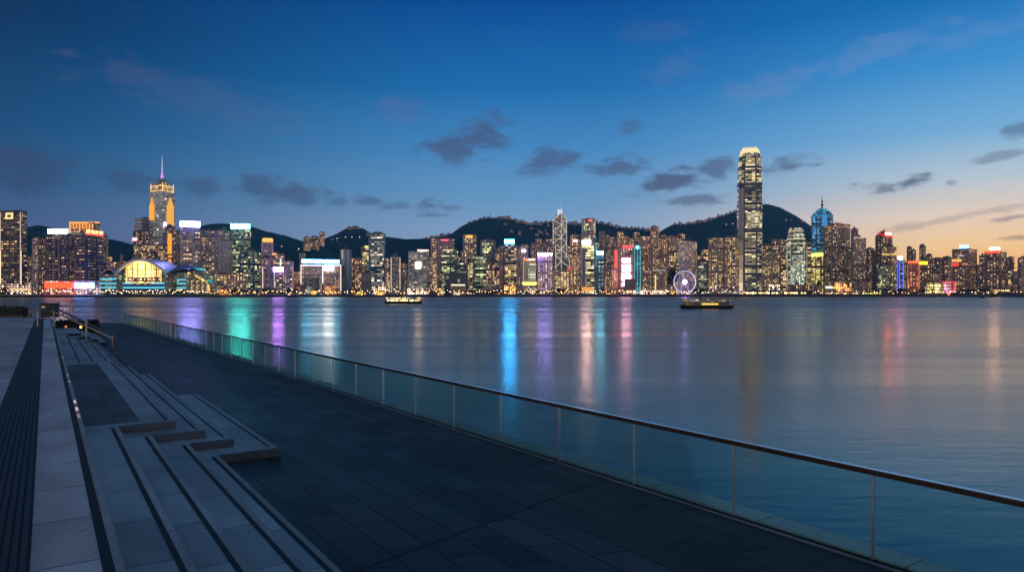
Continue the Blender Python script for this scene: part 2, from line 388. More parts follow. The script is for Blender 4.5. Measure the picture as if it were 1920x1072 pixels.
class Bld:
    def __init__(s, name, label, cat, x0, x1, yt, off, sty, c=None, yb=None, group=None, plant=True, nt=None, short=None, D=None, depth=None, cut=None, **ov):
        xm = (x0+x1)/2; D = D or shore(xm)+off
        s.D = D; s.x0, s.x1, s.yt = x0, x1, yt; s.label = label; s.name = name; s.short = short; s.off = off
        s.poly = plan(x0, x1, D, c, depth)
        s.z0 = Z_LAND if yb is None else PZ(yb, D)
        s.z1 = PZ(yt, D)
        cen = sum((Vector(p) for p in s.poly), Vector((0,0)))/4
        s.org = Vector((cen.x, cen.y, s.z0))
        s.e = thing(name, label, cat, s.org, group)
        s.fm = facade(sty, **ov); s.sty = sty
        mb = MB()
        base = notch(s.poly) if (nt if nt is not None else sty.startswith(('resid', 'dusk', 'dim'))) else s.poly
        mb.prism(base, s.z0, s.z1, capmi=1)
        mb.build('tower', [s.fm, M_ROOF], s.e, s.org)
        H = s.z1-s.z0
        if plant and H > 12:
            rnd = random.Random(int(x0*13+yt*7)); mb = MB()
            k = rnd.uniform(.35, .62); q = inset(s.poly, k, (rnd.uniform(-2, 2), 0))
            mb.prism(q, s.z1, s.z1+rnd.uniform(2.2, 4.6)); 
            if rnd.random() < .5: mb.prism(inset(q, .5), s.z1+2, s.z1+rnd.uniform(5, 7))
            mb.build('roof_plant', M_ROOF, s.e, s.org)
            # parapet upstand
            mb = MB(); n = 4
            for i in range(n):
                p, qv = Vector(s.poly[i]), Vector(s.poly[(i+1)%n]); d = (qv-p).normalized(); nn = Vector((-d.y, d.x))*.35
                mb.prism([tuple(p-nn), tuple(qv-nn), tuple(qv+nn), tuple(p+nn)], s.z1, s.z1+1.3)
            mb.build('parapet', M_ROOF, s.e, s.org)
            if rnd.random() < .35:
                mb = MB(); cx, cy = s.org.x+rnd.uniform(-4, 4), s.org.y
                mb.tube((cx,cy,s.z1), (cx,cy,s.z1+rnd.uniform(8, 13)), .35, 5, .12); mb.build('antenna', M_DARK, s.e, s.org)
        ALLB.append(s)
    def panel(s, xa, xb, ya, yb, mat, name='roof_sign', off=1.2, th=1.0, frame=False, parent=None):
        if off > 6:      # stands on the podium, square to the view down the street
            D = s.D-off; mb = MB(); mb.box(PX(xa,D), PX(xb,D), D-th, D, PZ(yb,D), PZ(ya,D)); return mb.build(name, mat, parent or s.e, s.org)
        A, B = Vector(face_pt(s.poly, xa)), Vector(face_pt(s.poly, xb))
        # a panel across a corner stays flat, at the nearer of the two depths
        mid = Vector(face_pt(s.poly, (xa+xb)/2))
        push = max(0.0, (A.y+B.y)/2-mid.y)
        d = (B-A); nn = Vector((d.y, -d.x)).normalized()
        if nn.y > 0: nn = -nn
        Dm = (A.y+B.y)/2
        if push > 6: A = A*((Dm-push)/A.y); B = B*((Dm-push)/B.y); Dm -= push; push = 0; nn = Vector((0,-1))
        o1 = nn*(off+push); o2 = nn*(off+push+th)
        z1, z0 = PZ(ya, Dm), PZ(yb, Dm)
        mb = MB(); mb.prism([tuple(A+o1), tuple(B+o1), tuple(B+o2), tuple(A+o2)], z0, z1, bottom=True)
        ob = mb.build(name, mat, parent or s.e, s.org)
        if frame:
            mb = MB(); w = .7
            q = [A+o1*.6, B+o1*.6, B+o1*.99, A+o1*.99]
            mb.prism([tuple(v) for v in q], z0-w, z1+w, bottom=True)
            mb.build('frame', M_DARK, ob, s.org)
        return ob
    def letters(s, xa, xb, ya, yb, n, mat, back=None, off=1.2):
        """a row of n separate lit characters"""
        rnd = random.Random(int(xa*7)); w = (xb-xa)/n; par = s.e
        if back: par = s.panel(xa-.6, xb+.6, ya-.6, yb+.6, back, 'roof_sign', off=.4, th=.5)
        mb = MB(); A, B = Vector(face_pt(s.poly, xa)), Vector(face_pt(s.poly, xb)); Dm = (A.y+B.y)/2
        d = (B-A); nn = Vector((d.y, -d.x)).normalized()
        if nn.y > 0: nn = -nn
        def bar(f0, f1, g0, g1):
            a, b = A+d*f0, A+d*f1
            mb.prism([tuple(a+nn*off), tuple(b+nn*off), tuple(b+nn*(off+.5)), tuple(a+nn*(off+.5))], PZ(yb+(ya-yb)*g0, Dm), PZ(yb+(ya-yb)*g1, Dm), bottom=True)
        for i in range(n):
            f0 = (i+.1)/n; f1 = (i+.9)/n; k = rnd.randrange(4)
            bar(f0, f1, .80, 1.0)
            bar((f0+f1)/2-.1/n, (f0+f1)/2+.1/n, 0, .8)
            if k != 1: bar(f0, f1, .38, .56)
            if k != 2: bar(f0, f0+.17/n, 0, .38)
            if k != 0: bar(f1-.17/n, f1, 0, .38)
        return mb.build('lettering', mat, par, s.org)
    def podium(s, x0, x1, yt, sty, off=None, **ov):
        D = (s.D-(14 if off is None else off)); pl = plan(x0, x1, D, None, 12)
        mb = MB(); mb.prism(pl, Z_LAND, PZ(yt, D), capmi=1); return mb.build('podium', [facade(sty, **ov), M_ROOF], s.e, s.org)
    def edge(s, x, ya, yb, w, mat, name='light_strip'):
        return s.panel(x-w/2, x+w/2, ya, yb, mat, name, off=.3, th=.6)

# ------------------------------------------------------------------ water
def water():
    m, T, bs = mat_new('harbour_water')
    g = T.new('ShaderNodeNewGeometry').outputs['Position']
    px, py, pz = T.sep(g)
    bs.inputs['IOR'].default_value = 3.9; bs.inputs['Specular Tint'].default_value = (1,.84,.75,1)
    T.put(bs.inputs['Base Color'], (.010,.032,.042))
    # long swell bands lying across the view: smoother and rougher water
    band = T.noise(T.xyz(T.m('MULTIPLY', px, .0022), T.m('MULTIPLY', py, .020), 0.0), 1.0, 4, .6)
    band2 = T.noise(T.xyz(T.m('MULTIPLY', px, .012), T.m('MULTIPLY', py, .11), 3.0), 1.0, 3, .6)
    bm = T.m('ADD', T.m('MULTIPLY', band, .65), T.m('MULTIPLY', band2, .35))
    far = T.smooth(py, 40.0, 420.0, 0.0, 1.0)
    T.put(bs.inputs['Roughness'], T.m('MULTIPLY', T.smooth(bm, .38, .60, .80, 1.18), T.mixf(far, .19, .325)))
    r1 = T.noise(T.xyz(T.m('MULTIPLY', px, .55), T.m('MULTIPLY', py, 1.5), 0.0), 1.0, 4, .6)
    r2 = T.noise(T.xyz(T.m('MULTIPLY', px, .10), T.m('MULTIPLY', py, .35), 5.0), 1.0, 3, .55)
    h = T.m('DIVIDE', T.m('ADD', T.m('MULTIPLY', r1, .035), T.m('MULTIPLY', r2, .09)), T.m('ADD', 1.0, T.m('MULTIPLY', py, .02)))
    bp = T.new('ShaderNodeBump'); bp.inputs['Strength'].default_value = .55; bp.inputs['Distance'].default_value = 1.0
    T.l.new(h, bp.inputs['Height']); T.l.new(bp.outputs[0], bs.inputs['Normal'])
    mb = MB()
    mb.face([(-4200,-300,0), (4200,-300,0), (4200,4300,0), (-4200,4300,0)])
    tag(mb.build('water', m), kind='structure')
water()

# ------------------------------------------------------------------ far shore land and its sea wall
def land():
    xs = list(range(-300, 2230, 40)); front = [(PX(x, shore(x)), shore(x)) for x in xs]
    mb = MB()
    for a, b, xa, xb in zip(front, front[1:], xs, xs[1:]):
        mb.face([(a[0],a[1],Z_LAND), (b[0],b[1],Z_LAND), (PX(xb,4200),4200,Z_LAND+15), (PX(xa,4200),4200,Z_LAND+15)])
    tag(mb.build('ground', plain('paving_far', (.09,.085,.08), .8, noise=.3, scale=.05)), kind='structure')
    mb = MB()
    for a, b in zip(front, front[1:]):
        mb.prism([a, b, (b[0], b[1]+1.2), (a[0], a[1]+1.2)], -.5, Z_LAND+.45)
    tag(mb.build('sea_wall', plain('sea_wall_stone', (.05,.05,.052), .9)), 'dark stone sea wall along the waterline of the far shore', 'sea wall')
land()

# ------------------------------------------------------------------ hills
def hill_mat():
    m, T, bs = mat_new('hill_woods')
    g = T.new('ShaderNodeNewGeometry').outputs['Position']
    n = T.noise(g, .02, 5, .65); n2 = T.noise(g, .11, 3, .6)
    f = T.m('ADD', T.m('MULTIPLY', n, .6), T.m('MULTIPLY', n2, .4))
    T.put(bs.inputs['Base Color'], T.ramp(f, [(.32,(.010,.034,.044)), (.5,(.020,.058,.072)), (.68,(.038,.082,.090))]))
    bs.inputs['Roughness'].default_value = .9; bs.inputs['Specular IOR Level'].default_value = .1
    bp = T.new('ShaderNodeBump'); bp.inputs['Distance'].default_value = 14; bp.inputs['Strength'].default_value = .7
    T.l.new(f, bp.inputs['Height']); T.l.new(bp.outputs[0], bs.inputs['Normal'])
    return m
M_HILL = hill_mat()
HILLS = {
 'left': (2500, [(-250,470),(-120,452),(-30,438),(30,430),(54,425),(73,422),(92,426),(118,434),(150,438),(203,448),(226,452),(248,458),(290,452),(330,433),(376,424),(397,419.5),(424,419),(472,425),(499,434),(533,441),(555,448),(585,458),(620,470),(700,488),(800,500)]),
 'mid': (2750, [(480,500),(540,470),(569,455),(590,450),(612,446),(632,438),(649,428),(666,426),(681,428.5),(694,436),(710,441),(727,444),(761,448.5),(790,447.5),(815,449),(850,455),(900,468),(1000,490)]),
 'ridge': (3000, [(700,480),(766,456),(807,446),(834,441),(848,437),(865,424.5),(883,415.5),(902,410.5),(920,408),(951,408.5),(974,415),(996,419),(1015,417.5),(1035,415),(1062,418),(1091,420),(1118,418),(1142,421.5),(1155,426),(1196,428),(1235,434),(1270,443),(1330,460),(1420,480),(1500,490)]),
 'peak': (3300, [(1130,475),(1190,452),(1215,443),(1237,434),(1261,421),(1295,418.5),(1323,413),(1354,404),(1381,395.5),(1405,388),(1428,383.2),(1440,382.8),(1464,389.5),(1495,406),(1520,423),(1545,438),(1580,458),(1630,478),(1700,492),(1800,502),(1920,508),(2150,515)]),
}
def hills():
    for key, (D, prof) in HILLS.items():
        rnd = random.Random(hash(key) % 1000 if False else len(key)*17+D)
        xs = [prof[0][0]+i*2.2 for i in range(int((prof[-1][0]-prof[0][0])/2.2)+1)]
        rows = 16; W = D*.24; grid = []
        ph = [rnd.uniform(0, 6.28) for _ in range(12)]
        jit = [rnd.uniform(-.7, .9) for _ in xs]
        for r in range(-3, rows):
            t = r/(rows-1); row = []
            for i, x in enumerate(xs):
                zt = PZ(lerp_tab(prof, x), D)
                Xw = PX(x, D)
                spur = sum(math.sin(Xw*k+ph[q])*a for q, (k, a) in enumerate([(.011,.10),(.023,.06),(.047,.03)]))
                if r < 0: z = zt*(1+t*.9); Y = D-t*W*1.5
                else:
                    tt = min(1, max(0, t+spur*4*t*(1-t)*.6)); z = zt*(1-tt)**1.25; Y = D-t*W
                z += jit[i] if r == 0 else (rnd.uniform(-3.0, 2.0) if 0 < r < rows-1 else 0)
                row.append((Xw, Y, max(z, 1)))
            grid.append(row)
        mb = MB(); n = len(xs)
        mb.v = [p for row in grid for p in row]
        for r in range(len(grid)-1):
            for i in range(n-1):
                f = (r*n+i, (r+1)*n+i, (r+1)*n+i+1, r*n+i+1)
                mb.f.append(f); mb.uv += [(0,0)]*4; mb.mi.append(0)
        tag(mb.build('hill', M_HILL, smooth=True), kind='structure')
hills()

# ------------------------------------------------------------------ near promenade: axes along the steps (u) and towards the water (v)
TH = math.atan((960-85)/F)
DU = Vector((-math.sin(TH), math.cos(TH))); DV = Vector((math.cos(TH), math.sin(TH)))
def UV(u, v): p = DU*u+DV*v; return (p.x, p.y)
ZU, RIS = EYE-2.5, .14          # upper terrace level, riser
ZL = EYE-3.2                    # lower promenade level
FA, FB = 10.08, -.7094          # balustrade line X = FA + FB*Y
YEND = 72.1
def stone(name, c, L, W, tint=.22, joint=.012, rough=.62, shear=0.0, spec=.4, off=.5, jd=.45, bump=.006, speck=.55, v0=0.0):
    m, T, bs = mat_new(name)
    g = T.new('ShaderNodeNewGeometry').outputs['Position']; x, y, z = T.sep(g)
    u = T.m('ADD', T.m('MULTIPLY', x, DU.x), T.m('MULTIPLY', y, DU.y))
    v = T.m('ADD', T.m('MULTIPLY', x, DV.x), T.m('MULTIPLY', y, DV.y))
    u = T.m('ADD', u, T.m('MULTIPLY', v, shear)); v = T.m('ADD', v, v0)
    b = T.new('ShaderNodeTexBrick'); b.offset = off; b.offset_frequency = 2; b.squash = 1.0
    T.put(b.inputs['Vector'], T.xyz(u, v, 0.0)); b.inputs['Scale'].default_value = 1.0
    b.inputs['Mortar Size'].default_value = joint; b.inputs['Mortar Smooth'].default_value = .1; b.inputs['Bias'].default_value = 0
    b.inputs['Brick Width'].default_value = L; b.inputs['Row Height'].default_value = W
    T.put(b.inputs['Color1'], tuple(k*(1-tint) for k in c)); T.put(b.inputs['Color2'], tuple(k*(1+tint) for k in c)); T.put(b.inputs['Mortar'], tuple(k*jd for k in c))
    pos = T.xyz(u, v, z)
    n4 = T.noise(T.xyz(T.m('MULTIPLY',u,.35),v,z), .55, 4, .62); n1 = T.noise(pos, 38, 4, .8); n2 = T.noise(pos, 1.3, 5, .6); n3 = T.noise(pos, 5.5, 4, .6)
    k = T.m('MULTIPLY', T.m('ADD', 1-speck-.28, T.m('ADD', T.m('MULTIPLY', n1, 2*speck), T.m('ADD', T.m('MULTIPLY', n2, .34), T.m('MULTIPLY', n3, .22)))), T.m('MULTIPLY', T.smooth(n4, .30, .70, .74, 1.24), T.smooth(T.noise(pos, 2.6, 7, .7), .60, .70, 1.0, .70)))
    T.put(bs.inputs['Base Color'], T.mixc(1.0, b.outputs['Color'], T.xyz(k, k, k), 'MULTIPLY'))
    T.put(bs.inputs['Roughness'], T.m('ADD', rough-.12, T.m('MULTIPLY', n2, .24)))
    bs.inputs['Specular IOR Level'].default_value = spec
    h = T.m('ADD', T.m('MULTIPLY', b.outputs['Fac'], -1.0), T.m('ADD', T.m('MULTIPLY', n1, .10), T.m('MULTIPLY', n3, .35)))
    bp = T.new('ShaderNodeBump'); bp.inputs['Strength'].default_value = .8; bp.inputs['Distance'].default_value = bump
    T.l.new(h, bp.inputs['Height']); T.l.new(bp.outputs[0], bs.inputs['Normal'])
    return m
M_SLATE = stone('slate_paving', (.042,.043,.042), 1.10, .50, tint=.5, joint=.017, rough=.50, shear=.25, jd=.15, speck=.25, spec=.22)
M_GRAN = stone('pale_granite', (.68,.56,.55), 1.5, 50, tint=.13, joint=.014, off=0.0, jd=.35, v0=25)
M_GRANT = stone('tread_granite', (.38,.385,.40), 1.5, 50, tint=.2, joint=.013, off=0.0, jd=.4, v0=25)
M_GRANP = stone('plaza_granite', (.58,.47,.46), .95, 2.6, tint=.14, joint=.014, off=.5, jd=.35)
M_PATCH = stone('dark_patch', (.095,.09,.098), .9, .6, tint=.35, joint=.01, jd=.4)
M_NOSE = stone('nosing_granite', (.42,.38,.38), 2.4, 5.0, tint=.05, joint=.008)
M_END = stone('end_granite', (.075,.095,.115), 2.4, 5.0, tint=.05, joint=.008)
M_INLAY = plain('dark_inlay', (.012,.013,.018), .7)

def foreground():
    # lower promenade slab
    fx = lambda Y: FA+FB*Y
    Y0, Y1 = -8.0, 74.0
    mb = MB()
    poly = [(fx(Y0)-.05, Y0), (fx(YEND)-.05, YEND), (fx(YEND)+.5, YEND+.6), (fx(Y1)+.2, Y1), (-120, Y1), (-120, 20), (-14, Y0)]
    mb.prism(poly, -.8, ZL, bottom=False)
    tag(mb.build('promenade', M_SLATE), kind='structure')
    # upper terrace, left of the steps
    mb = MB()
    V1 = .588
    pl = [UV(-9, -14), UV(-9, V1), UV(84, V1), (-60.5, 71.2), (-130, 71.2), (-130, 30)]
    mb.prism([UV(-9,-14), UV(-9,-.80), UV(83.0,-.80), (-64, 71.5), (-130, 71.5), (-130, 20)], ZL-.5, ZU)
    tag(mb.build('plaza', M_GRANP), kind='structure')
    mb = MB(); mb.prism([UV(-9.01,-.80), UV(-9.01,V1), UV(82.2,V1), UV(83,-.80)], ZL-.5, ZU+.002)
    ed = mb.build('terrace_edge', M_GRAN); tag(ed, kind='structure')
    # steps: four levels, each an L that widens into a pad
    V = [.588, 1.18, 1.70, 2.28, 2.68]
    PADS = [(15.5, 30.7, 2.20), (14.9, 29.6, 2.66), (14.4, 27.9, 3.10), (13.7, 22.6, 3.80)]
    FARP = [(52.9, 79.0, 1.93), (51.3, 78.6, 2.34), (50.2, 78.2, 2.73), (49.1, 77.8, 3.14)]
    org = Vector((*UV(20, 1.5), ZL))
    st = thing('steps', 'broad pale granite steps with dark inlaid edges, dropping from terrace to dark promenade', 'steps', org)
    for k in range(4):
        z = ZU-RIS*(k+1); v0 = V[k]-.25; v1 = V[k+1]
        a, b, w = PADS[k]; c, d, w2 = FARP[k]; e = .02*k
        poly = [UV(-8+e,v0), UV(-8+e,v1), UV(a,v1), UV(a,w), UV(b,w), UV(b,v1), UV(c,v1), UV(c,w2), UV(d,w2), UV(d,v0)]
        mb = MB(); mb.prism(poly, z-.30, z); mb.build('step', M_GRANT, st, org)
    # warm end faces, nosings and inlays
    for k in range(5):
        z = ZU-RIS*k; vb = V[k]; iw = .16 if k == 0 else .125
        segs = [(-8, 79 if k == 0 else PADS[k-1][0])]
        if k: segs += [(PADS[k-1][1], FARP[k-1][0]-.02)]
        for s0, s1 in segs:
            if s1 <= s0: continue
            mb = MB(); mb.prism([UV(s0,vb-.065), UV(s0,vb+.012), UV(s1,vb+.012), UV(s1,vb-.065)], z-.06, z+.006, bottom=True)
            mb.build('nosing', M_NOSE, st, org)
            mb = MB(); mb.prism([UV(s0,vb-iw), UV(s0,vb-.065), UV(s1,vb-.065), UV(s1,vb-iw)], z-.02, z+.004)
            mb.build('inlay_strip', M_INLAY, st, org)
        if k:
            a, b, w = PADS[k-1]
            mb = MB(); mb.prism([UV(a-.012,V[k]+.013), UV(a-.012,w+.012), UV(a+.10,w+.012), UV(a+.10,V[k]+.013)], z-RIS+.004, z+.005, bottom=True)
            mb.build('end_riser', M_END, st, org)
            c_, d_, w_ = FARP[k-1]; mb = MB(); mb.prism([UV(c_-.03,V[k]+.013), UV(c_-.03,w_+.012), UV(c_+.03,w_+.012), UV(c_+.03,V[k]+.013)], z-RIS+.012, z+.004)
            mb.build('end_riser', M_INLAY, st, org)
            mb = MB(); mb.prism([UV(a+.10,w-.03), UV(a+.10,w+.012), UV(b,w+.012), UV(b,w-.03)], z-.05, z+.005, bottom=True)
            mb.build('nosing', M_NOSE, st, org)
            mb = MB(); mb.prism([UV(a+.30,w-.14), UV(a+.30,w-.09), UV(b,w-.09), UV(b,w-.14)], z-.02, z+.003)
            mb.build('inlay_strip', M_INLAY, st, org)
    # lower lip under the last pad
    a, b, w = PADS[3]
    mb = MB(); mb.prism([UV(a-.02,V[4]+.03), UV(a-.02,w+.03), UV(a+.3,w+.03), UV(a+.3,V[4]+.03)], ZL, ZL+.055)
    mb.build('plinth', M_END, st, org)
    # dark paved panel on the first pad
    z = ZU-RIS
    mb = MB(); mb.prism([UV(15.95,V[0]+.03), UV(15.95,1.62), UV(29.9,1.62), UV(29.9,V[0]+.03)], z-.02, z+.004)
    mb.build('paved_panel', M_PATCH, st, org)
    # little edge lights let into the top nosing
    for i, u in enumerate([16.2, 17.2, 18.4, 22.8, 24.6, 31.5]):
        mb = MB(); L = .5 if u < 20 else .3
        mb.prism([UV(u,V[0]-.05), UV(u,V[0]-.005), UV(u+L,V[0]-.005), UV(u+L,V[0]-.05)], ZU, ZU+.012)
        mb.build('edge_light', glow((1,.62,.62), .7 if i in (1,2) else .25), st, org)
    # long ribbed dark strip in the terrace
    org = Vector((*UV(20,-.45), ZU))
    mb = MB(); n = 9; va, vb = -.80, -.135; wv = (vb-va)/n
    for i in range(n):
        s = va+i*wv
        mb.prism([UV(-8,s+.012), UV(-8,s+wv-.012), UV(81.0,s+wv-.012), UV(81.0,s+.012)], ZU-.02, ZU+.012)
    rib, T, bs = mat_new('ribbed_strip')
    g = T.new('ShaderNodeNewGeometry').outputs['Position']; x, y, z_ = T.sep(g)
    u = T.m('ADD', T.m('MULTIPLY', x, DU.x), T.m('MULTIPLY', y, DU.y))
    fr = T.m('FRACT', T.m('MULTIPLY', u, 1/.075)); ml = T.m('LESS_THAN', fr, .35)
    T.put(bs.inputs['Base Color'], T.mixc(ml, (.050,.050,.060), (.010,.010,.014))); bs.inputs['Roughness'].default_value = .6
    gr = tag(mb.build('drain_grate', rib, None, org), 'long dark ribbed strip set flush in the pale terrace', 'drain grate')
    mb = MB(); mb.prism([UV(-8.02,va-.02), UV(-8.02,vb+.02), UV(81.2,vb+.02), UV(81.2,va-.02)], ZU-.1, ZU+.005)
    mb.build('bed', M_INLAY, gr, org)
    # expansion joint across the promenade
    def gp(x, y, h): Y = h*F/(y-HOR); return Vector((PX(x, Y), Y))
    A, B = gp(1170, 884, 3.2), gp(560, 1110, 3.2); d = (B-A).normalized(); nn = Vector((-d.y, d.x))*.012
    mb = MB(); mb.prism([tuple(A+nn), tuple(B+nn), tuple(B-nn), tuple(A-nn)], ZL-.02, ZL+.004)
    tag(mb.build('paving_joint', M_INLAY), kind='structure')
    # quay coping outside the glass and quay wall
    dn = Vector((1, -FB)).normalized()      # towards the water
    def off(Y, k): p = Vector((fx(Y), Y))+dn*k; return (p.x, p.y)
    mb = MB(); mb.prism([off(Y0,.02), off(YEND+.6,.02), off(YEND+.6,.42), off(Y0,.42)], ZL-.6, ZL+.055)
    cop = stone('coping_stone', (.78,.72,.62), 1.96, 5.0, tint=.06, joint=.014, off=0.0)
    tag(mb.build('quay_coping', cop), kind='structure')
    mb = MB(); mb.prism([off(Y0,.0), off(YEND+.6,.0), off(YEND+.6,.34), off(Y0,.34)], -1.5, ZL-.3)
    tag(mb.build('quay_wall', plain('quay_concrete', (.06,.065,.065), .9)), 'dark quay wall under the coping of the near promenade', 'quay wall')
    # glass balustrade
    gm, T, bs = mat_new('green_glass'); T.n.remove(bs)
    out = [n for n in T.n if n.type == 'OUTPUT_MATERIAL'][0]
    tr = T.new('ShaderNodeBsdfTransparent'); tr.inputs[0].default_value = (.76,.90,.89,1)
    gl = T.new('ShaderNodeBsdfGlossy'); gl.inputs['Roughness'].default_value = .02; gl.inputs[0].default_value = (.8,.95,.95,1)
    fz = T.new('ShaderNodeFresnel'); fz.inputs[0].default_value = 1.5
    mx = T.new('ShaderNodeMixShader'); T.l.new(T.m('MULTIPLY', fz.outputs[0], .45), mx.inputs[0]); T.l.new(tr.outputs[0], mx.inputs[1]); T.l.new(gl.outputs[0], mx.inputs[2])
    T.l.new(mx.outputs[0], out.inputs[0])
    org = Vector((*off(20, 0), ZL)); HR = 1.1
    bal = thing('glass_balustrade', 'long clear glass balustrade with dark handrail along the water edge', 'balustrade', org)
    ys = [8.14+1.603*k for k in range(-6, 40)]+[YEND]
    rail = plain('bronze_rail', (.11,.085,.07), .25, .85)
    postm = plain('post_steel', (.50,.54,.62), .35, .6)
    mb = MB(); w, t = .042, .06
    a, b = ys[0]-.4, YEND
    mb.prism([off(a,-w), off(b,-w), off(b,w), off(a,w)], ZL+HR-t, ZL+HR, bottom=True)
    hr = mb.build('handrail', rail, bal, org)
    mb = MB(); mb.prism([off(a,-w*.8), off(b,-w*.8), off(b,w*.8), off(a,w*.8)], ZL+HR+.0005, ZL+HR+.008); mb.build('rail_cap', plain('rail_top', (.72,.74,.80), .22, .95), hr, org)
    mb = MB(); mb.prism([off(a,-.07), off(b,-.07), off(b,-.045), off(a,-.045)], ZL, ZL+.02); mb.build('floor_trim', postm, bal, org)
    mb = MB(); mb.prism([off(a,-.04), off(b,-.04), off(b,.018), off(a,.018)], ZL-.05, ZL+.03); mb.build('base_channel', M_DARK, bal, org)
    for i, (y0, y1) in enumerate(zip(ys, ys[1:])):
        mb = MB(); g = .014
        mb.prism([off(y0+g,-.008), off(y1-g,-.008), off(y1-g,.008), off(y0+g,.008)], ZL+.02, ZL+HR-t+.004, bottom=True)
        mb.build('glass_panel', gm, bal, org)
    for y in ys:
        mb = MB(); mb.prism([off(y-.011,-.016), off(y+.011,-.016), off(y+.011,.016), off(y-.011,.016)], ZL+.02, ZL+HR-t+.002); mb.build('post', postm, bal, org)
    # return panel at the far end of the balustrade
    mb = MB(); p, q = Vector(off(YEND,.0)), Vector((off(YEND,0)[0]+.1, YEND+1.2))
    # hand rail on the far flight
    org = Vector((*UV(55,1), ZU))
    h = thing('handrail', 'slender steel stair handrail with two sloping rails at the far end of the steps', 'handrail', org)
    sm = plain('brushed_steel', (.26,.22,.19), .35, .8)
    def at(x, y, hgt): Y = hgt*F/(y-HOR); return Vector((PX(x, Y), Y, EYE-hgt))
    b0, b1, b2, b3 = at(70.5,613,2.5), at(101,612,2.5), at(162,645,2.92), at(211,656,3.2)
    def post(b, top, nm='post'):
        mb = MB(); mb.tube(b, (b.x,b.y,top), .045, 8); mb.build(nm, sm, h, org)
    t0 = b0.z+1.2; t1 = b1.z+1.08
    post(b0, t0); post(b1, t1)
    r1a = Vector((b1.x,b1.y,t1)); r1b = Vector((b3.x,b3.y,b3.z+.84))
    k = (b2.y-b1.y)/(b3.y-b1.y); q2 = r1a+(r1b-r1a)*k
    post(b2, b2.z+1.35); post(b3, r1b.z)
    mb = MB(); mb.tube((b0.x,b0.y,t0), (b1.x-.35,b1.y+.2,t0), .05, 8); mb.build('top_bar', sm, h, org)
    up = Vector((0,0,.30)); mb = MB(); mb.tube(r1a+up+Vector((-.5,.6,.06)), r1b+Vector((0,0,.02)), .065, 8); mb.build('rail', plain('dark_rail', (.05,.05,.05), .35, .7), h, org)
    mb = MB(); mb.tube(r1a+Vector((-1.0,1.2,.10)), r1b-up*.55, .055, 8); mb.build('rail', plain('brass_rail', (.62,.50,.32), .35, .7), h, org)
    # hedge in a trough at the end of the terrace
    hx0, hx1, hy0, hy1 = -66.0, -50.2, 70.0, 71.3; org = Vector(((hx0+hx1)/2, 70.6, ZU))
    hg = thing('hedge', 'black clipped hedge in a low trough at the end of the terrace', 'hedge', org)
    mb = MB(); mb.box(hx0, hx1, hy0, hy1, ZU, ZU+.25); mb.build('trough', plain('trough_stone', (.08,.08,.085), .8), hg, org)
    rnd = random.Random(5); mb = MB()
    mb.box(hx0+.15, hx1-.15, hy0+.2, hy1-.2, ZU+.2, ZU+1.0)
    for _ in range(2600):
        p = Vector((rnd.uniform(hx0+.05, hx1-.05), rnd.uniform(hy0+.05, hy1-.05), ZU+rnd.uniform(.25, 1.12+rnd.uniform(0, .09))))
        a = Vector((rnd.uniform(-1,1), rnd.uniform(-1,1), rnd.uniform(-1,1))).normalized()*.11; b = a.orthogonal().normalized()*.09
        mb.face([p-a, p+b*.6, p+a, p-b*.6])
    mb.build('foliage', plain('hedge_leaf', (.020,.026,.016), .8), hg, org)
    # dark cabinet beyond the handrail and a post beside the hedge
    org = Vector((-48.0, 71.0, ZU)); cb = thing('cabinet', 'dark boxy cabinet with a warm lamp, standing beyond the stair handrail', 'cabinet', org)
    mb = MB(); mb.box(-48.75, -47.35, 70.6, 71.4, ZU, ZU+1.35); mb.prism([(-48.85,70.5),(-47.25,70.5),(-47.25,71.5),(-48.85,71.5)], ZU+1.35, ZU+1.45); mb.build('body', plain('cabinet_paint', (.03,.028,.03), .6), cb, org)
    mb = MB(); mb.box(-48.6, -48.3, 70.52, 70.59, ZU+1.0, ZU+1.15); mb.build('lamp', glow((1,.55,.2), .5), cb, org)
    org = Vector((-49.75, 70.3, ZU)); mb = MB(); mb.tube(org, org+Vector((0,0,1.15)), .07, 8); mb.lathe((org.x,org.y), [(.09,ZU+1.15),(.06,ZU+1.19)], 8)
    tag(mb.build('bollard', plain('bollard_paint', (.22,.18,.13), .5), None, org), 'slender pale bollard post between the hedge and the handrail', 'bollard')
    # planter wall at the foot of the far flight, with three little lamps
    pa = [UV(61.5,V1+.15), UV(61.5,3.6), UV(79.5,3.6), UV(79.5,V1+.15)]; org = Vector((*UV(70,2), ZL))
    pt = thing('planter', 'low black planter block at the far end of the steps', 'planter', org)
    mb = MB(); mb.prism([UV(61.8,V1+.06), UV(61.8,3.5), UV(63.2,3.5), UV(63.2,V1+.06)], ZL-.1, ZU+.10); mb.build('wall', plain('planter_stone', (.018,.018,.02), .9), pt, org)
    mb = MB()
    for _ in range(1500):
        p = Vector((*UV(rnd.uniform(61.9,63.1), rnd.uniform(V1+.1,3.45)), ZU+.08+rnd.uniform(0,.38)*rnd.random()))
        a = Vector((rnd.uniform(-1,1), rnd.uniform(-1,1), rnd.uniform(-1,1))).normalized()*.12; b = a.orthogonal().normalized()*.08
        mb.face([p-a, p+b*.6, p+a, p-b*.6])
    mb.build('foliage', plain('planter_leaf', (.016,.02,.014), .8), pt, org)
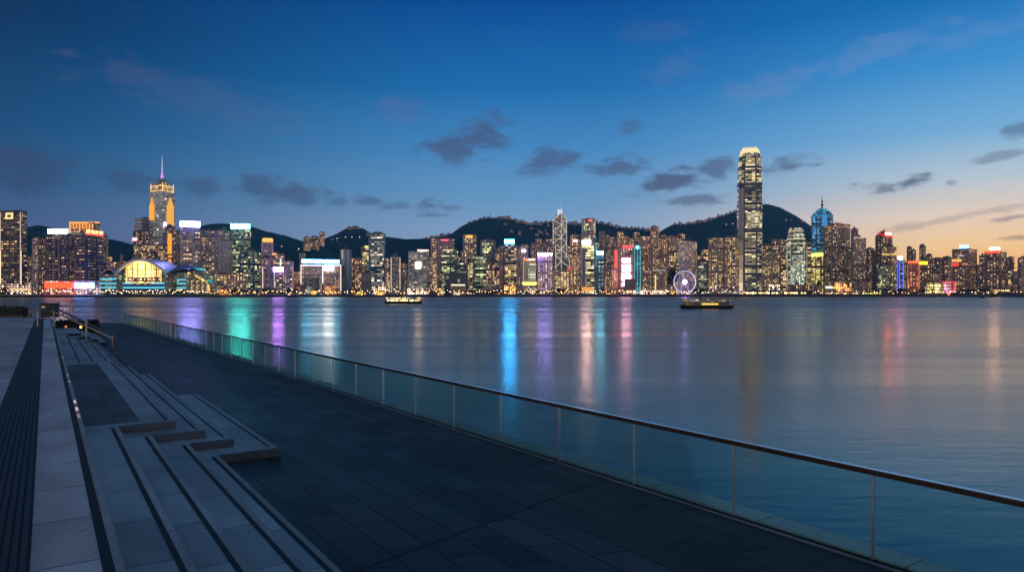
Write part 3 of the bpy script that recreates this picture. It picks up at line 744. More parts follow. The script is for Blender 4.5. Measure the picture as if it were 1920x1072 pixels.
    for (x, y, hh, c, s, nm) in [(151.5,612.5,2.45,(1,.55,.10),1.6,'small gold marker lamp glowing on the far steps'), (123.5,612,2.44,(1,.35,.12),.35,'dim orange marker lamp beside the dark planter'), (184,621,2.95,(1,.8,.72),0.22,'pale pink marker lamp low down near the handrail foot')]:
        p = at(x, y, hh); zb = p.z-.28
        e = thing('marker_lamp', nm, 'lamp', (p.x,p.y,zb)); 
        mb = MB(); mb.tube((p.x,p.y,zb-.15), (p.x,p.y,zb+.18), .06, 8); mb.build('stem', M_DARK, e, (p.x,p.y,zb))
        mb = MB(); mb.lathe((p.x,p.y), [(.04,zb+.18),(.075,zb+.21),(.075,zb+.31),(.03,zb+.35)], 10); mb.build('lamp_head', glow(c, s*2), e, (p.x,p.y,zb))
foreground()

# ------------------------------------------------------------------ evening haze
def haze():
    m = bpy.data.materials.new('haze'); m.use_nodes = True; T = NT(m.node_tree); T.n.clear()
    v = T.new('ShaderNodeVolumePrincipled'); v.inputs['Color'].default_value = (.22,.66,1,1); v.inputs['Density'].default_value = 7.5e-5; v.inputs['Anisotropy'].default_value = .4
    o = T.new('ShaderNodeOutputMaterial'); T.l.new(v.outputs[0], o.inputs['Volume'])
    mb = MB(); mb.box(-4400,4400,-500,4500,-2.5,620); tag(mb.build('haze', m), kind='stuff')
haze()
scene.cycles.volume_bounces = 0

# ------------------------------------------------------------------ skyline, left to right
B = Bld
def sgn(c, s): return glow(c, s)
S_WHITE = sgn((.80,.90,1), 16); S_X = sgn((1,.05,.02), 14); S_PURP = sgn((.50,.20,1), 52); S_TEAL = sgn((.06,.85,.75), 50)
S_BLUE = sgn((.02,.40,1), 110); S_LAV = sgn((.42,.32,1), 40); S_PINK = sgn((1,.60,.55), 45); S_CYAN = sgn((.2,.75,1), 40); S_ROSE = sgn((1,.50,.66), 9)
S_GOLD = sgn((1,.40,.012), 1.1); S_WARMSTRIP = sgn((1,.80,.58), 1.1)

b = B('hotel_tower','dark hotel tower at the left edge with glowing emblem plaques and pale lit corner lines','hotel',-24,51,395,150,'hotel',c=39.5,spec=.1,short='emblem hotel')
for xa in (1, 39.3): b.edge(xa, 398, 532, 1.4, sgn((1,.80,.62), .55))
b.edge(1.2, 470, 532, 1.2, sgn((1,.78,.5), 1.5)); b.edge(39.6, 470, 532, 1.8, sgn((1,.78,.5), 1.5))
p = b.panel(12.5,26,399,411,sgn((1,.70,.30),1.3),'emblem_plaque',frame=True)
b.panel(16.5,23,402.5,408,sgn((.35,.10,.03),.5),'emblem',off=2.3,th=.4,parent=p)
p = b.panel(43.2,49.2,401,414,sgn((1,.72,.30),1.3),'emblem_plaque',frame=True); b.panel(45,47.4,406.5,408.5,sgn((.4,.15,.04),.5),'emblem',off=2.3,th=.4,parent=p)
b.podium(-20,60,532,'shop',k=.5); b.panel(17,58,540,544,sgn((1,.7,.35),1.0),'canopy_light',off=60)
B('apartment_tower','slim pale residential tower beside the dark emblem hotel','apartment tower',60,85,446,330,'resid',c=72,short='slim residential',k=.8)
B('apartment_tower','short warm lit block squeezed between emblem hotel and slim residential tower','apartment tower',49,62,481,420,'residw',k=.8)
b = B('office_tower','blue grey office slab under a long white roof sign','office tower',85,127.5,440,160,'grey',c=121,short='white sign slab',wall=(.10,.10,.16),glass=(.03,.035,.07),bay=7,wx=.7,flo=5,wy=.30,p=.12)
b.panel(91,128,429.5,437.5,S_WHITE,frame=True)
for x in (97,106,114): b.edge(x, 446, 528, .9, plain('fin',(.03,.03,.05)), 'fin')
b.podium(83,138,526,'shop',k=.5); b.panel(84.5,136.8,529,540,sgn((1,.016,.003),11),'led_wall',off=46)
B('office_tower','dark narrow slab in the gap right of the white sign slab','office tower',126,139,443,240,'dim',short='dark narrow slab')
b = B('office_tower','tower with glowing orange fins along its rounded crown','office tower',130.5,187.5,417,330,'blackgl',c=176,short='orange crown tower',wall=(.06,.05,.09),p=.08,plant=False)
o1 = sgn((1,.40,.07),1.5); o2 = sgn((1,.22,.06),.8)
b.panel(131,187,416.3,419,o1,'crown_light')
for i in range(19):
    x = 132+i*3.0; b.panel(x,x+1.1,419,429 if i%3 else 434, o2 if i%2 else o1,'crown_fin',off=.8)
b.edge(131.5,417,440,1.6,sgn((1,.65,.4),.8))
b = B('hotel_tower','glass hotel slab with fiery characters across its roof edge','hotel',139,193.5,441,150,'grey',c=153,short='red lettered hotel',wall=(.09,.08,.14),glass=(.025,.03,.07),bay=7,wx=.72,flo=5.2,wy=.28,p=.16)
b.letters(159.5,192.5,432.3,438.6,4,sgn((1,.42,.12),5),back=None); b.panel(159.5,192.5,438.8,441.2,sgn((1,.03,.02),4),'sign_bar')
for x in (162,172,181.5): b.edge(x, 446, 527, .9, plain('fin',(.03,.03,.05)), 'fin')
b.podium(138,196,526,'shop',k=.4); b.panel(140,176.5,530,540,sgn((.10,.30,1),22),'led_wall',off=46)
B('office_tower','dark block leaning out right behind the red lettered hotel','office tower',190,203,444,210,'dim')
B('apartment_block','small warm block on the slope behind the convention hall','apartment block',201,211,481,600,'residw',yb=500); B('apartment_block','low warm terrace block beside the small slope block','apartment block',207,221,492,560,'residw',yb=512); B('apartment_block','thin lit tower on the dark slope left of the dense warm block','apartment block',225,231,478,640,'residw',yb=500)

# cluster round the tall spire tower
b = B('office_tower','grey banded slab with a dark left flank, left of the spire tower','office tower',252,292,410,430,'grey',c=266,short='grey banded slab',bay=30,wx=1.0,flo=7,wy=.45,p=.02,wall=(.33,.32,.36))
b.edge(291,417,456,2.0,sgn((1,.75,.62),.5))
b = B('office_tower','stepped purple grey block with a pink sign on its left corner','office tower',249,287,433.5,350,'resid',c=279,short='pink sign block',wall=(.12,.11,.15),k=.75)
b.panel(249.4,258,446,451.5,sgn((1,.42,.42),2.6))
B('apartment_block','wide block thick with warm windows in front of the spire tower','apartment block',250,309,458,270,'residw',c=296,short='dense warm block',wall=(.10,.085,.10),p=.62)

def spire_tower():
    x0, x1, c, D = 279.5, 328.3, 305.0, 1480
    pl = plan(x0, x1, D, c); cen = sum((Vector(p) for p in pl), Vector((0,0)))/4; org = Vector((cen.x, cen.y, Z_LAND))
    t = thing('skyscraper','tallest left tower, blue glass with gold panels, lit stepped crown and needle mast','skyscraper',org)
    zt = PZ(358.7, D); Zf = lambda y: PZ(y, D)
    mb = MB(); mb.prism(pl, Z_LAND, zt, capmi=1)
    mb.build('tower', [facade('blue', wall=(.30,.33,.38), glass=(.18,.26,.34), wx=.8, wy=.62, p=.05, pf=.02, k=.7), M_ROOF], t, org)
    for k, (ya, yb, kk, mt) in enumerate([(358.7,353,.86,None),(353,347,.83,1),(347,343.5,.74,1)]):
        mb = MB(); mb.prism(inset(pl,kk), Zf(ya), Zf(yb)); mb.build('crown_tier', facade('gold', p=.9, wx=.6, wy=.7, k=.85, bay=4, flo=4), t, org)
    mb = MB()
    for p in inset(pl,.86): mb.tube((*p,Zf(357)), (*p,Zf(342)), .9, 6)
    for yy in (356.5, 347):
        q = inset(pl,.86)
        for i in range(4): mb.tube((*q[i],Zf(yy)), (*q[(i+1)%4],Zf(yy)), .55, 5)
    mb.build('crown_light', sgn((1,.62,.22),1.5), t, org)
    q0, q1 = inset(pl,.72), inset(pl,.14)
    mb = MB(); mb.loft([[(*p,Zf(344)) for p in q0], [(*p,Zf(330)) for p in q1]]); mb.build('pyramid_roof', facade('pale', wall=(.24,.26,.24), glass=(.14,.17,.17), p=.06, k=.6), t, org)
    mb = MB(); mb.lathe((cen.x,cen.y), [(4.0,Zf(331)),(3.0,Zf(326)),(2.0,Zf(322)),(1.5,Zf(316))], 8); ms = mb.build('mast_base', sgn((.75,.25,.85),1.1), t, org)
    mb = MB(); mb.lathe((cen.x,cen.y), [(1.3,Zf(316)),(.9,Zf(302)),(.4,Zf(287))], 8); mb.build('mast', sgn((.62,.6,.8),.9), t, org)
    class H: pass
    h = H(); h.poly = pl; h.e = t; h.org = org
    for (xa,xb,ya,yb) in [(281.5,290.5,384,413),(283.5,288.5,378,384),(285,287,371,378)]: B.panel(h,xa,xb,ya,yb,S_GOLD,'gold_panel')
    for (xa,xb,ya,yb) in [(311.5,324.5,386,423),(313.5,322.5,379,386),(316,320,372,379)]: B.panel(h,xa,xb,ya,yb,sgn((1,.46,.06),1.0),'gold_panel')
spire_tower()
b = B('office_tower','dark narrow tower with a glowing gold shaft below the spire tower','office tower',308.5,329,424,330,'dusk',short='gold shaft tower',c=312)
b.panel(313.5,320.5,438,476,S_GOLD,'gold_shaft'); b.panel(314,320.5,479,482.5,S_GOLD,'gold_shaft'); b.panel(314,320,486,493,sgn((1,.5,.1),.8),'gold_shaft')
b.panel(306,312.5,417,424.3,sgn((.62,.42,1),9))
B('apartment_tower','thin dark tower just right of the gold shaft tower','apartment tower',328,339,434,420,'dim')

b = B('office_tower','grey office slab capped by a violet white roof sign','office tower',337.5,375,428,190,'grey',short='violet sign slab',wall=(.20,.19,.25),p=.22)
b.panel(337.8,374.8,415.2,425.6,sgn((.30,.28,1),60),frame=True)
b = B('office_tower','broad grey block with scattered lights beside the violet sign slab','office tower',375,409.5,432,215,'grey',short='broad grey block',wall=(.20,.19,.22),p=.25)
b = B('office_tower','grey tower with a pale blank lower face, right of the broad grey block','office tower',408,431.5,431,190,'grey',short='blank faced tower',p=.12,wall=(.19,.18,.21),c=411)
b.panel(409,431,452.5,512,facade('lav',wall=(.40,.34,.36),p=.30,k=.35,bay=3,flo=3),'pale_front')
B('office_block','low lit block in front of the blank faced tower','office block',400,432,515,120,'warmoff',p=.5,k=.7,short='low lit block')
b = B('office_tower','tower with a bright turquoise roof sign','office tower',433,470.5,431.5,240,'teal',short='turquoise sign tower',c=462,wall=(.13,.17,.17))
b.panel(433.3,469,420,429.2,S_TEAL,frame=True)
b = B('office_tower','dark teal glass block with a stepped top in front of turquoise sign tower','office tower',449,488,470,180,'teal',c=462,short='teal glass block',wall=(.03,.10,.13))
B('office_block','short block of dense yellowish windows at the foot of the teal glass block','office block',433,460,512,130,'residw',ca=CREAM,k=.9)
b = B('hotel_tower','slim pale tower wearing a round golden crown','hotel',490,513.5,454.5,330,'lav',short='golden crown tower',p=.30,k=.5,plant=False,ca=WARM)
def crown_drum(b):
    c = Vector((b.org.x,b.org.y)); Zf = lambda y: PZ(y,b.D)
    mb = MB(); mb.lathe(c, [(10.5,Zf(454.5)),(11,Zf(452.5)),(10.8,Zf(448)),(9.5,Zf(446))], 20); mb.build('crown', sgn((1,.52,.10),1.3), b.e, b.org)
    mb = MB(); mb.lathe(c, [(11.5,Zf(453)),(11.5,Zf(452.4))], 20); mb.lathe(c, [(9.6,Zf(446)),(6,Zf(444)),(2,Zf(443))], 20); mb.build('crown_roof', M_DARK, b.e, b.org)
crown_drum(b)
b = B('office_tower','mauve grey block below the golden crown tower','office tower',488,513.5,483,210,'lav',short='mauve block',p=.28,ca=WARM,k=.7,c=494); b.edge(493,500,542,1.0,S_WARMSTRIP)
b = B('office_tower','mauve tower with a small orange cap and a white light strip','office tower',506,534,476,250,'grey',wall=(.25,.22,.30),short='orange cap tower'); b.panel(510,519,474.5,478,sgn((1,.42,.16),1.2)); b.edge(526,485,498,2.4,sgn((.8,.74,1),1.6))
b = B('office_block','block under a square violet screen on the waterfront','office block',512.5,536,509.5,150,'grey',short='violet screen block',wall=(.16,.13,.22),p=.5); b.panel(512.5,531,501,509,S_PURP,frame=True); b.edge(514.5,511,541,1.2,sgn((.9,.8,1),.9))
b = B('office_tower','rounded mauve tower right of the violet screen','office tower',533,550.5,490,200,'lav',p=.30,short='rounded mauve tower'); b.edge(549,496,542,1.0,sgn((1,.62,.5),.6))
B('apartment_block','short warm block wedged between mauve tower and outlined hotel','apartment block',550,563,509,200,'residw')
B('apartment_tower','pinkish tower peeping out left behind the outlined hotel','apartment tower',561,572.5,475,330,'resid')
for i,(xa,xb,yt,yb,l) in enumerate([(569,582,445,465,'leftmost of three hillside towers above the outlined hotel'),(581.5,599,444,464,'middle hillside tower with a stepped top above the outlined hotel'),(599,609,435,457,'tallest and rightmost of three hillside towers above the outlined hotel')]):
    B('apartment_tower',l,'apartment tower',xa,xb,yt,1150,'resid',yb=yb+4,wall=(.13,.12,.14),p=.5,c=xa+5)
b = B('hotel','wide waterfront hotel outlined in white light under a long cyan roof sign','hotel',563.5,640,497,150,'brown',short='outlined hotel',wall=(.34,.25,.32),p=.8,k=.62,plant=False,bay=3.2,flo=3.2,depth=40)
b.panel(566,636,487,493.4,sgn((.10,.62,1),26),frame=True); b.panel(583,626,488,492.6,sgn((.75,.92,1),20),'sign_core',off=2.6)
wl = sgn((.92,.88,1),1.8)
b.panel(563.6,607,496.6,498.4,wl,'outline_light',off=.4); b.panel(624,640,496.6,498.4,wl,'outline_light',off=.4)
for x in (564.4,605.2,639): b.edge(x,498.4,546 if x != 605.2 else 531,1.5,wl if x==605.2 else sgn((1,.80,.66),1.5),'outline_light')
b.panel(608.5,624.5,497.6,506.5,sgn((1,.93,.78),24),'lit_emblem',off=.8)
b.podium(570,599,519,'dim',off=40,wall=(.06,.10,.15)); b.podium(563,590,533,'dim',off=60)
b.podium(608,631,535,'shopo',off=30,k=.6)
b.panel(609,618,538,546.5,sgn((1,.38,.16),.8),'shopfront',off=46); b.panel(585,592,545,552,sgn((1,.5,.06),1.2),'shopfront',off=62); b.panel(575,583,537.5,551,sgn((.5,.66,.55),.35),'shopfront',off=62)
B('office_tower','smooth pale blue tower right of the outlined hotel','office tower',638,658.7,468,170,'pale',short='pale blue tower',wall=(.18,.25,.32),glass=(.12,.19,.25),bay=3,wx=.7,flo=30,wy=.97,p=.05,k=.35,c=655)
B('apartment_tower','mixed warm tower between pale blue tower and yellow lit tower','apartment tower',659,678,484,240,'residw',c=668)
b = B('office_tower','stepped tower ablaze with yellow windows','office tower',677,693,462,290,'gold',short='yellow lit tower',p=.7,ca=(1,.85,.35),c=684); b.panel(682,690,461,465,sgn((1,.85,.4),1.2),'sky_lobby')
B('office_block','blank mauve grey box on the waterfront before the blue glass tower','office block',678,696.5,512,120,'grey',p=.0,pf=.0,short='blank grey box',wall=(.22,.20,.24),bay=1.2,flo=40)
b = B('office_tower','tall blue glass tower with white dashes of light','office tower',691,722.5,438,200,'blue',short='dashed blue tower',c=716,p=.15,pf=.10,wall=(.06,.14,.20),glass=(.035,.10,.15)); b.podium(696,723,536,'shop')
B('apartment_tower','slim brown tower in the gap right of the dashed blue tower','apartment tower',722,731,485,260,'residw',p=.5)
b = B('office_tower','grey tower with bright white vertical edges and a small domed cap','office tower',732,751,481,170,'grey',short='white edged tower',plant=False,p=.10,wall=(.18,.21,.24))
for x in (733.4,750): b.edge(x,483,543,1.4,sgn((1,.82,.62),.75))
mb = MB(); mb.lathe((b.org.x,b.org.y),[(6,b.z1),(6,b.z1+3),(4.4,b.z1+6),(1.5,b.z1+8)],12); mb.build('cap', plain('cap_lead',(.15,.15,.17)), b.e, b.org)
B('apartment_block','dim stepped block between white edged tower and gate shaped office','apartment block',751,766,505,240,'resid',k=.6)
b = B('office_tower','pale glass waterfront office with a square glowing window high on its face','office tower',765.5,804,471,160,'pale',short='square window office',k=.55,p=.35,pf=.12,c=801.5,wall=(.30,.32,.33))
b.panel(779,789.5,491,503.5,sgn((1,.66,.36),7),'lit_square',off=.5); b.panel(783,804,468.2,471.8,sgn((1,.82,.66),1.5)); b.podium(762,803,541,'shop',k=2.2)
B('apartment_tower','thin warm speckled tower behind the square window office','apartment tower',807.5,818.5,447,700,'residw',p=.55)
b = B('office_tower','mauve tower with a red sign under its roof','office tower',820,851.7,448,420,'lav',short='red sign mauve tower',p=.18,ca=WARM,k=.6,wall=(.26,.20,.24)); b.panel(827,840.5,448.6,451.8,sgn((1,.10,.14),1.6)); 
b = B('office_tower','dark green glass tower in front of the red sign mauve tower','office tower',826,858.5,468,220,'green',short='green glass tower',c=852); b.panel(832,850,467.6,470,sgn((1,.82,.5),.9),'parapet_light')
B('office_tower','left mauve flank of the green glass tower, a blank slab','office tower',819.5,826.5,490,160,'grey',p=.02,wall=(.26,.20,.21),plant=False)
b = B('office_tower','brown residential slab with a gold sign at its top','office tower',868,893.8,440.5,470,'residw',short='gold sign slab',wall=(.22,.18,.17)); b.panel(874,886,441.4,445.6,sgn((1,.58,.08),1.3))
b = B('office_tower','arched grey tower holding a panel of green yellow windows','office tower',901,929.8,450,430,'grey',short='green panel tower',c=922,p=.03,wall=(.22,.21,.24)); b.panel(904,921.5,456.5,479.5,facade('green',p=.75,k=1.15,ca=(.8,.95,.3),bay=4,flo=4,wy=.7),'window_panel',off=.4)
B('apartment_tower','narrow brown tower right of the green panel tower','apartment tower',928,937.5,475,330,'residw')
B('office_tower','dark slab glimpsed over the navy block','office tower',852,876,493.5,200,'navy',short='upper navy slab',p=.28)
b = B('office_block','navy windowless block with two faint emblems','office block',833.5,876,513,120,'navy',p=.02,pf=.0,short='navy block',wall=(.012,.03,.065)); b.panel(837,841,517,523,sgn((.6,.6,.35),.3),'emblem'); b.panel(858,862.5,523,529,sgn((.7,.75,.7),.35),'emblem')
b = B('pavilion','low grey hall with a bright strip under its roof','pavilion',844,873.5,533.5,70,'dim',k=1.3,plant=False,short='bright strip hall',wall=(.15,.15,.14)); b.panel(846,872,533,535.4,sgn((1,.80,.5),1.7),'eave_light')
b = B('office_tower','slab with a tall column of yellow windows','office tower',874.5,887,491.5,190,'gold',p=.8,ca=(1,.8,.35),k=.8,short='yellow column slab'); b.podium(866,890,541,'shop',k=.6)
b = B('office_tower','dark teal glass tower with green lit floors','office tower',885,912.5,481.5,210,'green',short='green floored tower',wall=(.04,.09,.09),bay=9,c=905,p=.18); b.panel(877,905,481.6,484,sgn((.9,1,.6),.35),'parapet_light')
B('office_tower','grey blank flanked tower lit by rows of cream windows','office tower',911,941.5,491,200,'office',short='cream row tower',c=914,p=.45)
B('office_block','dim low block with dark trees at its foot near the blue sign tower','office block',906,941,535,100,'dim',k=1.2,plant=False)
B('office_tower','left pink slab flanking the blue sign tower','office tower',935.5,944,461,215,'lav',k=.5,p=.2,ca=WARM,wall=(.24,.19,.21))
b = B('office_tower','black glass tower with gold floors under an electric blue roof sign','office tower',942.5,968,459,190,'blackgl',short='blue sign tower',ca=GOLD,cb=CREAM,p=.40,pf=.22,k=1.0)
b.panel(946,964.5,449.3,456.2,S_BLUE,frame=True); b.podium(944,967,535,'shopo',k=1.2)
mb = MB(); mb.tube((b.org.x,b.org.y,b.z1),(b.org.x,b.org.y,b.z1+20),.6,6,.3); mb.build('mast',M_DARK,b.e,b.org)
B('office_tower','right pink slab flanking the blue sign tower','office tower',967,976,462,215,'lav',k=.5,p=.2,ca=WARM,wall=(.22,.17,.19))
b = B('office_tower','slim tower with a small white sign behind the golden flared building','office tower',977,990.5,459,430,'lav',p=.3,ca=WARM,k=.7,short='small white sign tower'); b.panel(978,986,468,472.5,sgn((.8,.9,1),4)); 
b = B('office_building','cream lit building on a flared golden base with a red roof strip','office building',981,1004.5,487,150,'goldgrid',short='golden flared building',p=.95,k=.50,wall=(.36,.33,.22),ca=(.9,.85,.55),cb=(.85,.85,.6),flo=5,bay=12,wx=.96,plant=False)
b.panel(980,1006,485,488,sgn((1,.25,.08),1.6),'roof_strip'); b.panel(990,1002,485.6,487.6,sgn((1,.55,.25),14),'roof_strip',off=2.4)
for x in (981,1005): b.edge(x,489,530,1.6,sgn((1,.78,.36),.8))
mb = MB(); q = inset(b.poly,.98); q2 = inset(b.poly,1.22)
mb.loft([[(*v,PZ(538,b.D)) for v in inset(b.poly,.8)],[(*v,PZ(531,b.D)) for v in q2],[(*v,PZ(528.5,b.D)) for v in inset(b.poly,1.10)]]); mb.build('flared_base', sgn((1,.66,.16),2.2), b.e, b.org); b.podium(977,1008,540,'shop',k=.5)
b = B('hotel','mauve gridded hotel with a lavender light bar along its roof','hotel',1008,1035,475.5,160,'lav',short='lavender bar hotel',plant=False,bay=5,c=1032,p=.8)
b.panel(1008,1035,474.6,479,S_LAV)

# diagonal braced tower
def braced_tower():
    D = 1500; Zf = lambda y: PZ(y,D)
    xl, xc, xr = 1037, 1052.3, 1062.3
    pl = plan(xl, xr, D, xc); cen = sum((Vector(p) for p in pl), Vector((0,0)))/4; org = Vector((cen.x,cen.y,Z_LAND))
    t = thing('skyscraper','angular glass tower crossed by white diagonal braces with twin masts','skyscraper',org)
    fm = facade('office',wall=(.20,.19,.17),glass=(.09,.10,.11),p=.24,k=.45,wx=.9,bay=4,flo=4)
    mb = MB(); apex = PZ(398,D)
    L, C, Rr, Bk = [Vector(p) for p in pl]
    mid = (L+Rr)/2
    # upper shaft: two sloping roofs rising to the back
    mb.prism([tuple(L),tuple(C),tuple(Rr),tuple(Bk)], Zf(458), [Zf(411),Zf(399.5),Zf(409),Zf(395)], capmi=0)
    mb.build('upper_shaft',[fm],t,org)
    L2 = Vector((PX(1041.8,L.y),L.y)); mb = MB()
    mb.prism([tuple(L2),tuple(C),tuple(Rr),tuple(Bk)], Z_LAND, Zf(457.9)); mb.build('lower_shaft',[fm],t,org)
    W2 = Vector((PX(1067.5,Rr.y+4),Rr.y+4)); mb = MB()
    mb.prism([tuple(C+Vector((2,1))),tuple(W2),tuple(W2+Vector((-4,26))),tuple(Rr+Vector((0,8)))], Z_LAND, [Zf(481),Zf(487),Zf(480),Zf(478)]); mb.build('side_wing',[fm],t,org)
    mb = MB(); u = Vector((0,-1.0))
    def seg(a, ya, b, yb, r=.68): mb.tube((*(a+u),Zf(ya)),(*(b+u),Zf(yb)),r,5)
    Lp, Cp, Rp = L, C, Rr
    seg(Lp,410,Lp,457); seg(L2,455,L2,505); seg(Cp,399,Cp,505); seg(Rp,408,Rp,480); seg(Lp,457,L2,452)
    st = 22.8
    for i in range(2):
        y = 410+i*st*1.0
        seg(Lp,y,Cp,y+st/2); seg(Cp,y+st/2,Lp,y+st); seg(Rp,y-1,Cp,y+st/2); seg(Cp,y+st/2,Rp,y+st-1)
    for i in range(2):
        y = 410+(2+i)*st
        a = L2
        seg(a,y,Cp,y+st/2); seg(Cp,y+st/2,a,y+st); seg(Rp,y-1,Cp,y+st/2); seg(Cp,y+st/2,Rp if i==0 else W2,y+st-1)
    seg(Lp,411,Cp,399); seg(Rp,409,Cp,399); seg(Rp,478,W2,487); seg(W2,487,W2,505)
    mb.build('brace',sgn((1,.94,.86),.62),t,org)  # floodlight on the braces put into their emission
    cx = (C+Bk)/2; mb = MB(); mb.prism([(cx.x-5,cx.y-5),(cx.x+5,cx.y-5),(cx.x+5,cx.y+5),(cx.x-5,cx.y+5)], Zf(402), Zf(391.5)); mb.build('roof_cap',sgn((.9,.95,1),.75),t,org)
    for dx, yt in ((-5.2,376),(3.6,367)):
        mb = MB(); mb.tube((cx.x+dx,cx.y,Zf(392)),(cx.x+dx,cx.y,Zf(yt)),.62,6,.3); mb.build('mast',sgn((.9,.9,.95),.45),t,org)
braced_tower()
b = B('office_block','broad low office crowded with gold windows at the foot of the braced tower','office block',1036,1073,506,150,'warmoff',short='gold windowed office',p=.62,k=.9,c=1069,plant=False)
e = thing('dome','glowing red ball shaped dome on the corner of the gold windowed office roof','dome',(PX(1067.5,b.D+12),b.D+12,b.z1))
mb = MB(); mb.lathe((PX(1067.5,b.D+12),b.D+12),[(2,b.z1-.5),(4,b.z1+.6),(4.3,b.z1+3),(3.2,b.z1+5.4),(1.2,b.z1+6.6)],14); mb.build('ball',sgn((1,.12,.05),.7),e,e.location,smooth=True); mb=MB(); mb.lathe((PX(1067.5,b.D+12),b.D+12),[(2.4,b.z1),(2.4,b.z1+.3)],12); mb.build('base',M_DARK,e,e.location)
b = B('apartment_tower','brown pink tower with a pink sign, right of the braced tower','apartment tower',1068.5,1084.5,440,480,'residw',short='pink sign tower',wall=(.26,.16,.15)); b.panel(1074,1083,449.5,453.5,sgn((1,.42,.46),4)); 
B('office_tower','slim warm tower below the pink sign tower','office tower',1071,1086,478,260,'residw',short='slim warm tower')
b = B('skyscraper','tall flat topped tower of gridded cream windows with a red roof lamp','skyscraper',1090.5,1117,410.5,420,'goldgrid',short='gridded cream tower',c=1112,p=.8,k=1.0,wall=(.34,.27,.26),bay=4.4,flo=5.5,wx=.42,wy=.75); b.panel(1104,1110.5,411.5,415,sgn((1,.12,.08),2.0))
b = B('office_tower','gold floored bank tower under a huge pinkish roof light, blue strip down its left edge','office tower',1091,1114,457,190,'goldgrid',short='blue edged bank',ca=(1,.78,.32),cb=(1,.85,.5),p=.85,k=.95,bay=9,wx=.92,flo=5,wy=.62,c=1112.3,wall=(.16,.13,.08),plant=False)
b.panel(1092,1107.5,450.5,458.5,S_PINK,frame=True); b.panel(1090.5,1112,461,464,sgn((1,.8,.4),1.4),'crown_light'); b.panel(1101,1113.5,504,509,M_DARK,'dark_band')
b.panel(1086.6,1090.8,460,541,sgn((.10,.26,1),1.8),'led_strip',off=0.5); b.panel(1091,1112,538,546,sgn((1,.45,.10),.9),'shopfront')
B('office_tower','glass tower edged in cyan, tucked behind the blue edged bank','office tower',1112,1119.5,446,300,'cyanblk',p=.15,k=.7,plant=False,short='cyan edged tower').edge(1118,460,500,1.5,sgn((.1,.7,1),1.0))
b = B('office_tower','blue and yellow floored tower with a cyan white sign','office tower',1118,1132,472,220,'cyanblk',short='cyan sign tower',ca=(1,.85,.4),cb=(.15,.5,1),p=.45,pf=.3,bay=9); b.panel(1119,1131.3,471.6,477,S_CYAN,frame=True)
B('apartment_tower','plain brown tower high behind the cyan sign tower','apartment tower',1123,1134,434,950,'residd'); B('apartment_tower','broad brown block right of the cyan sign tower','apartment tower',1133,1153,458,520,'residd',p=.35,c=1140)
b = B('office_block','tan block with an orange lit right half','office block',1135,1157.5,505,170,'brown',short='orange half block',c=1144,p=.4); b.panel(1146,1156.8,509,540,facade('shopo',k=.45),'lit_front',off=.3); b.edge(1134.5,520,542,1.4,sgn((1,.62,.2),1.0))
b = B('office_tower','slim dark tower carrying a tall red vertical sign','office tower',1152,1159,466,300,'dim',short='red vertical sign tower',plant=False); b.panel(1152.5,1157.5,469,503,sgn((1,.08,.07),1.8))
b = B('office_tower','rosy tower bearing a column of white screens under a red roof strip','office tower',1158,1188.7,461,190,'lav',short='white screens tower',wall=(.34,.18,.17),ca=(1,.55,.45),cb=(1,.75,.6),p=.55,plant=False)
b.panel(1166.5,1187.5,460.2,464.6,sgn((1,.08,.08),1.9)); 
for ya,yb,xb in [(484,492.6,1182.2),(496.2,509,1182.2),(512.6,526.5,1182.2),(530,535.5,1172)]: b.panel(1166.3,xb,ya,yb,S_ROSE,'screen')
b = B('office_block','salmon block with a dark square opening, before the white screens tower','office block',1171,1192,522.5,120,'brown',short='salmon block',wall=(.36,.20,.16),p=.0,bay=1,flo=60,plant=False); b.panel(1175,1185,529,539,plain('dark_glass',(.04,.05,.10),.2),'opening',off=.3); b.podium(1170,1193,544,'shop',off=10)
b = B('office_tower','slim tower edged and lit in cyan','office tower',1189,1201,458,200,'cyanblk',short='cyan lit tower',p=.6,k=.8,ca=(.1,.75,.9),cb=(.2,.8,.95)); b.panel(1192.5,1198,461,466.5,sgn((.15,.8,1),6))
for x in (1190,1195.2,1200.4): b.edge(x,462,541,.9,sgn((.05,.75,.85),.9))
b = B('civic_hall','long tan civic block with two bright gold pilasters and a white roof bar','civic hall',1201.5,1248,507,160,'brown',short='tan civic block',p=.42,wall=(.30,.21,.16),plant=False,bay=3.4,flo=3.4,c=1244)
b.panel(1222,1247.5,505.5,508.3,sgn((.8,.78,.85),.35),'roof_bar'); b.edge(1229,515,543,2.2,sgn((1,.74,.3),1.2),'gold_pilaster'); b.edge(1249,515,543,1.4,sgn((1,.62,.2),1.0),'gold_pilaster'); b.podium(1198,1252,545,'shop',off=14,k=.9)
B('apartment_tower','golden yellow tower behind the tan civic block','apartment tower',1253,1273,473,300,'warmoff',p=.7,k=.9,c=1262)
b = B('office_tower','pale pinkish office tower standing behind the ferris wheel','office tower',1272,1307,451,210,'grey',short='pale wheel tower',wall=(.58,.48,.52),p=.5,k=.62,ca=CREAM,c=1281,bay=4.4,flo=4.4)

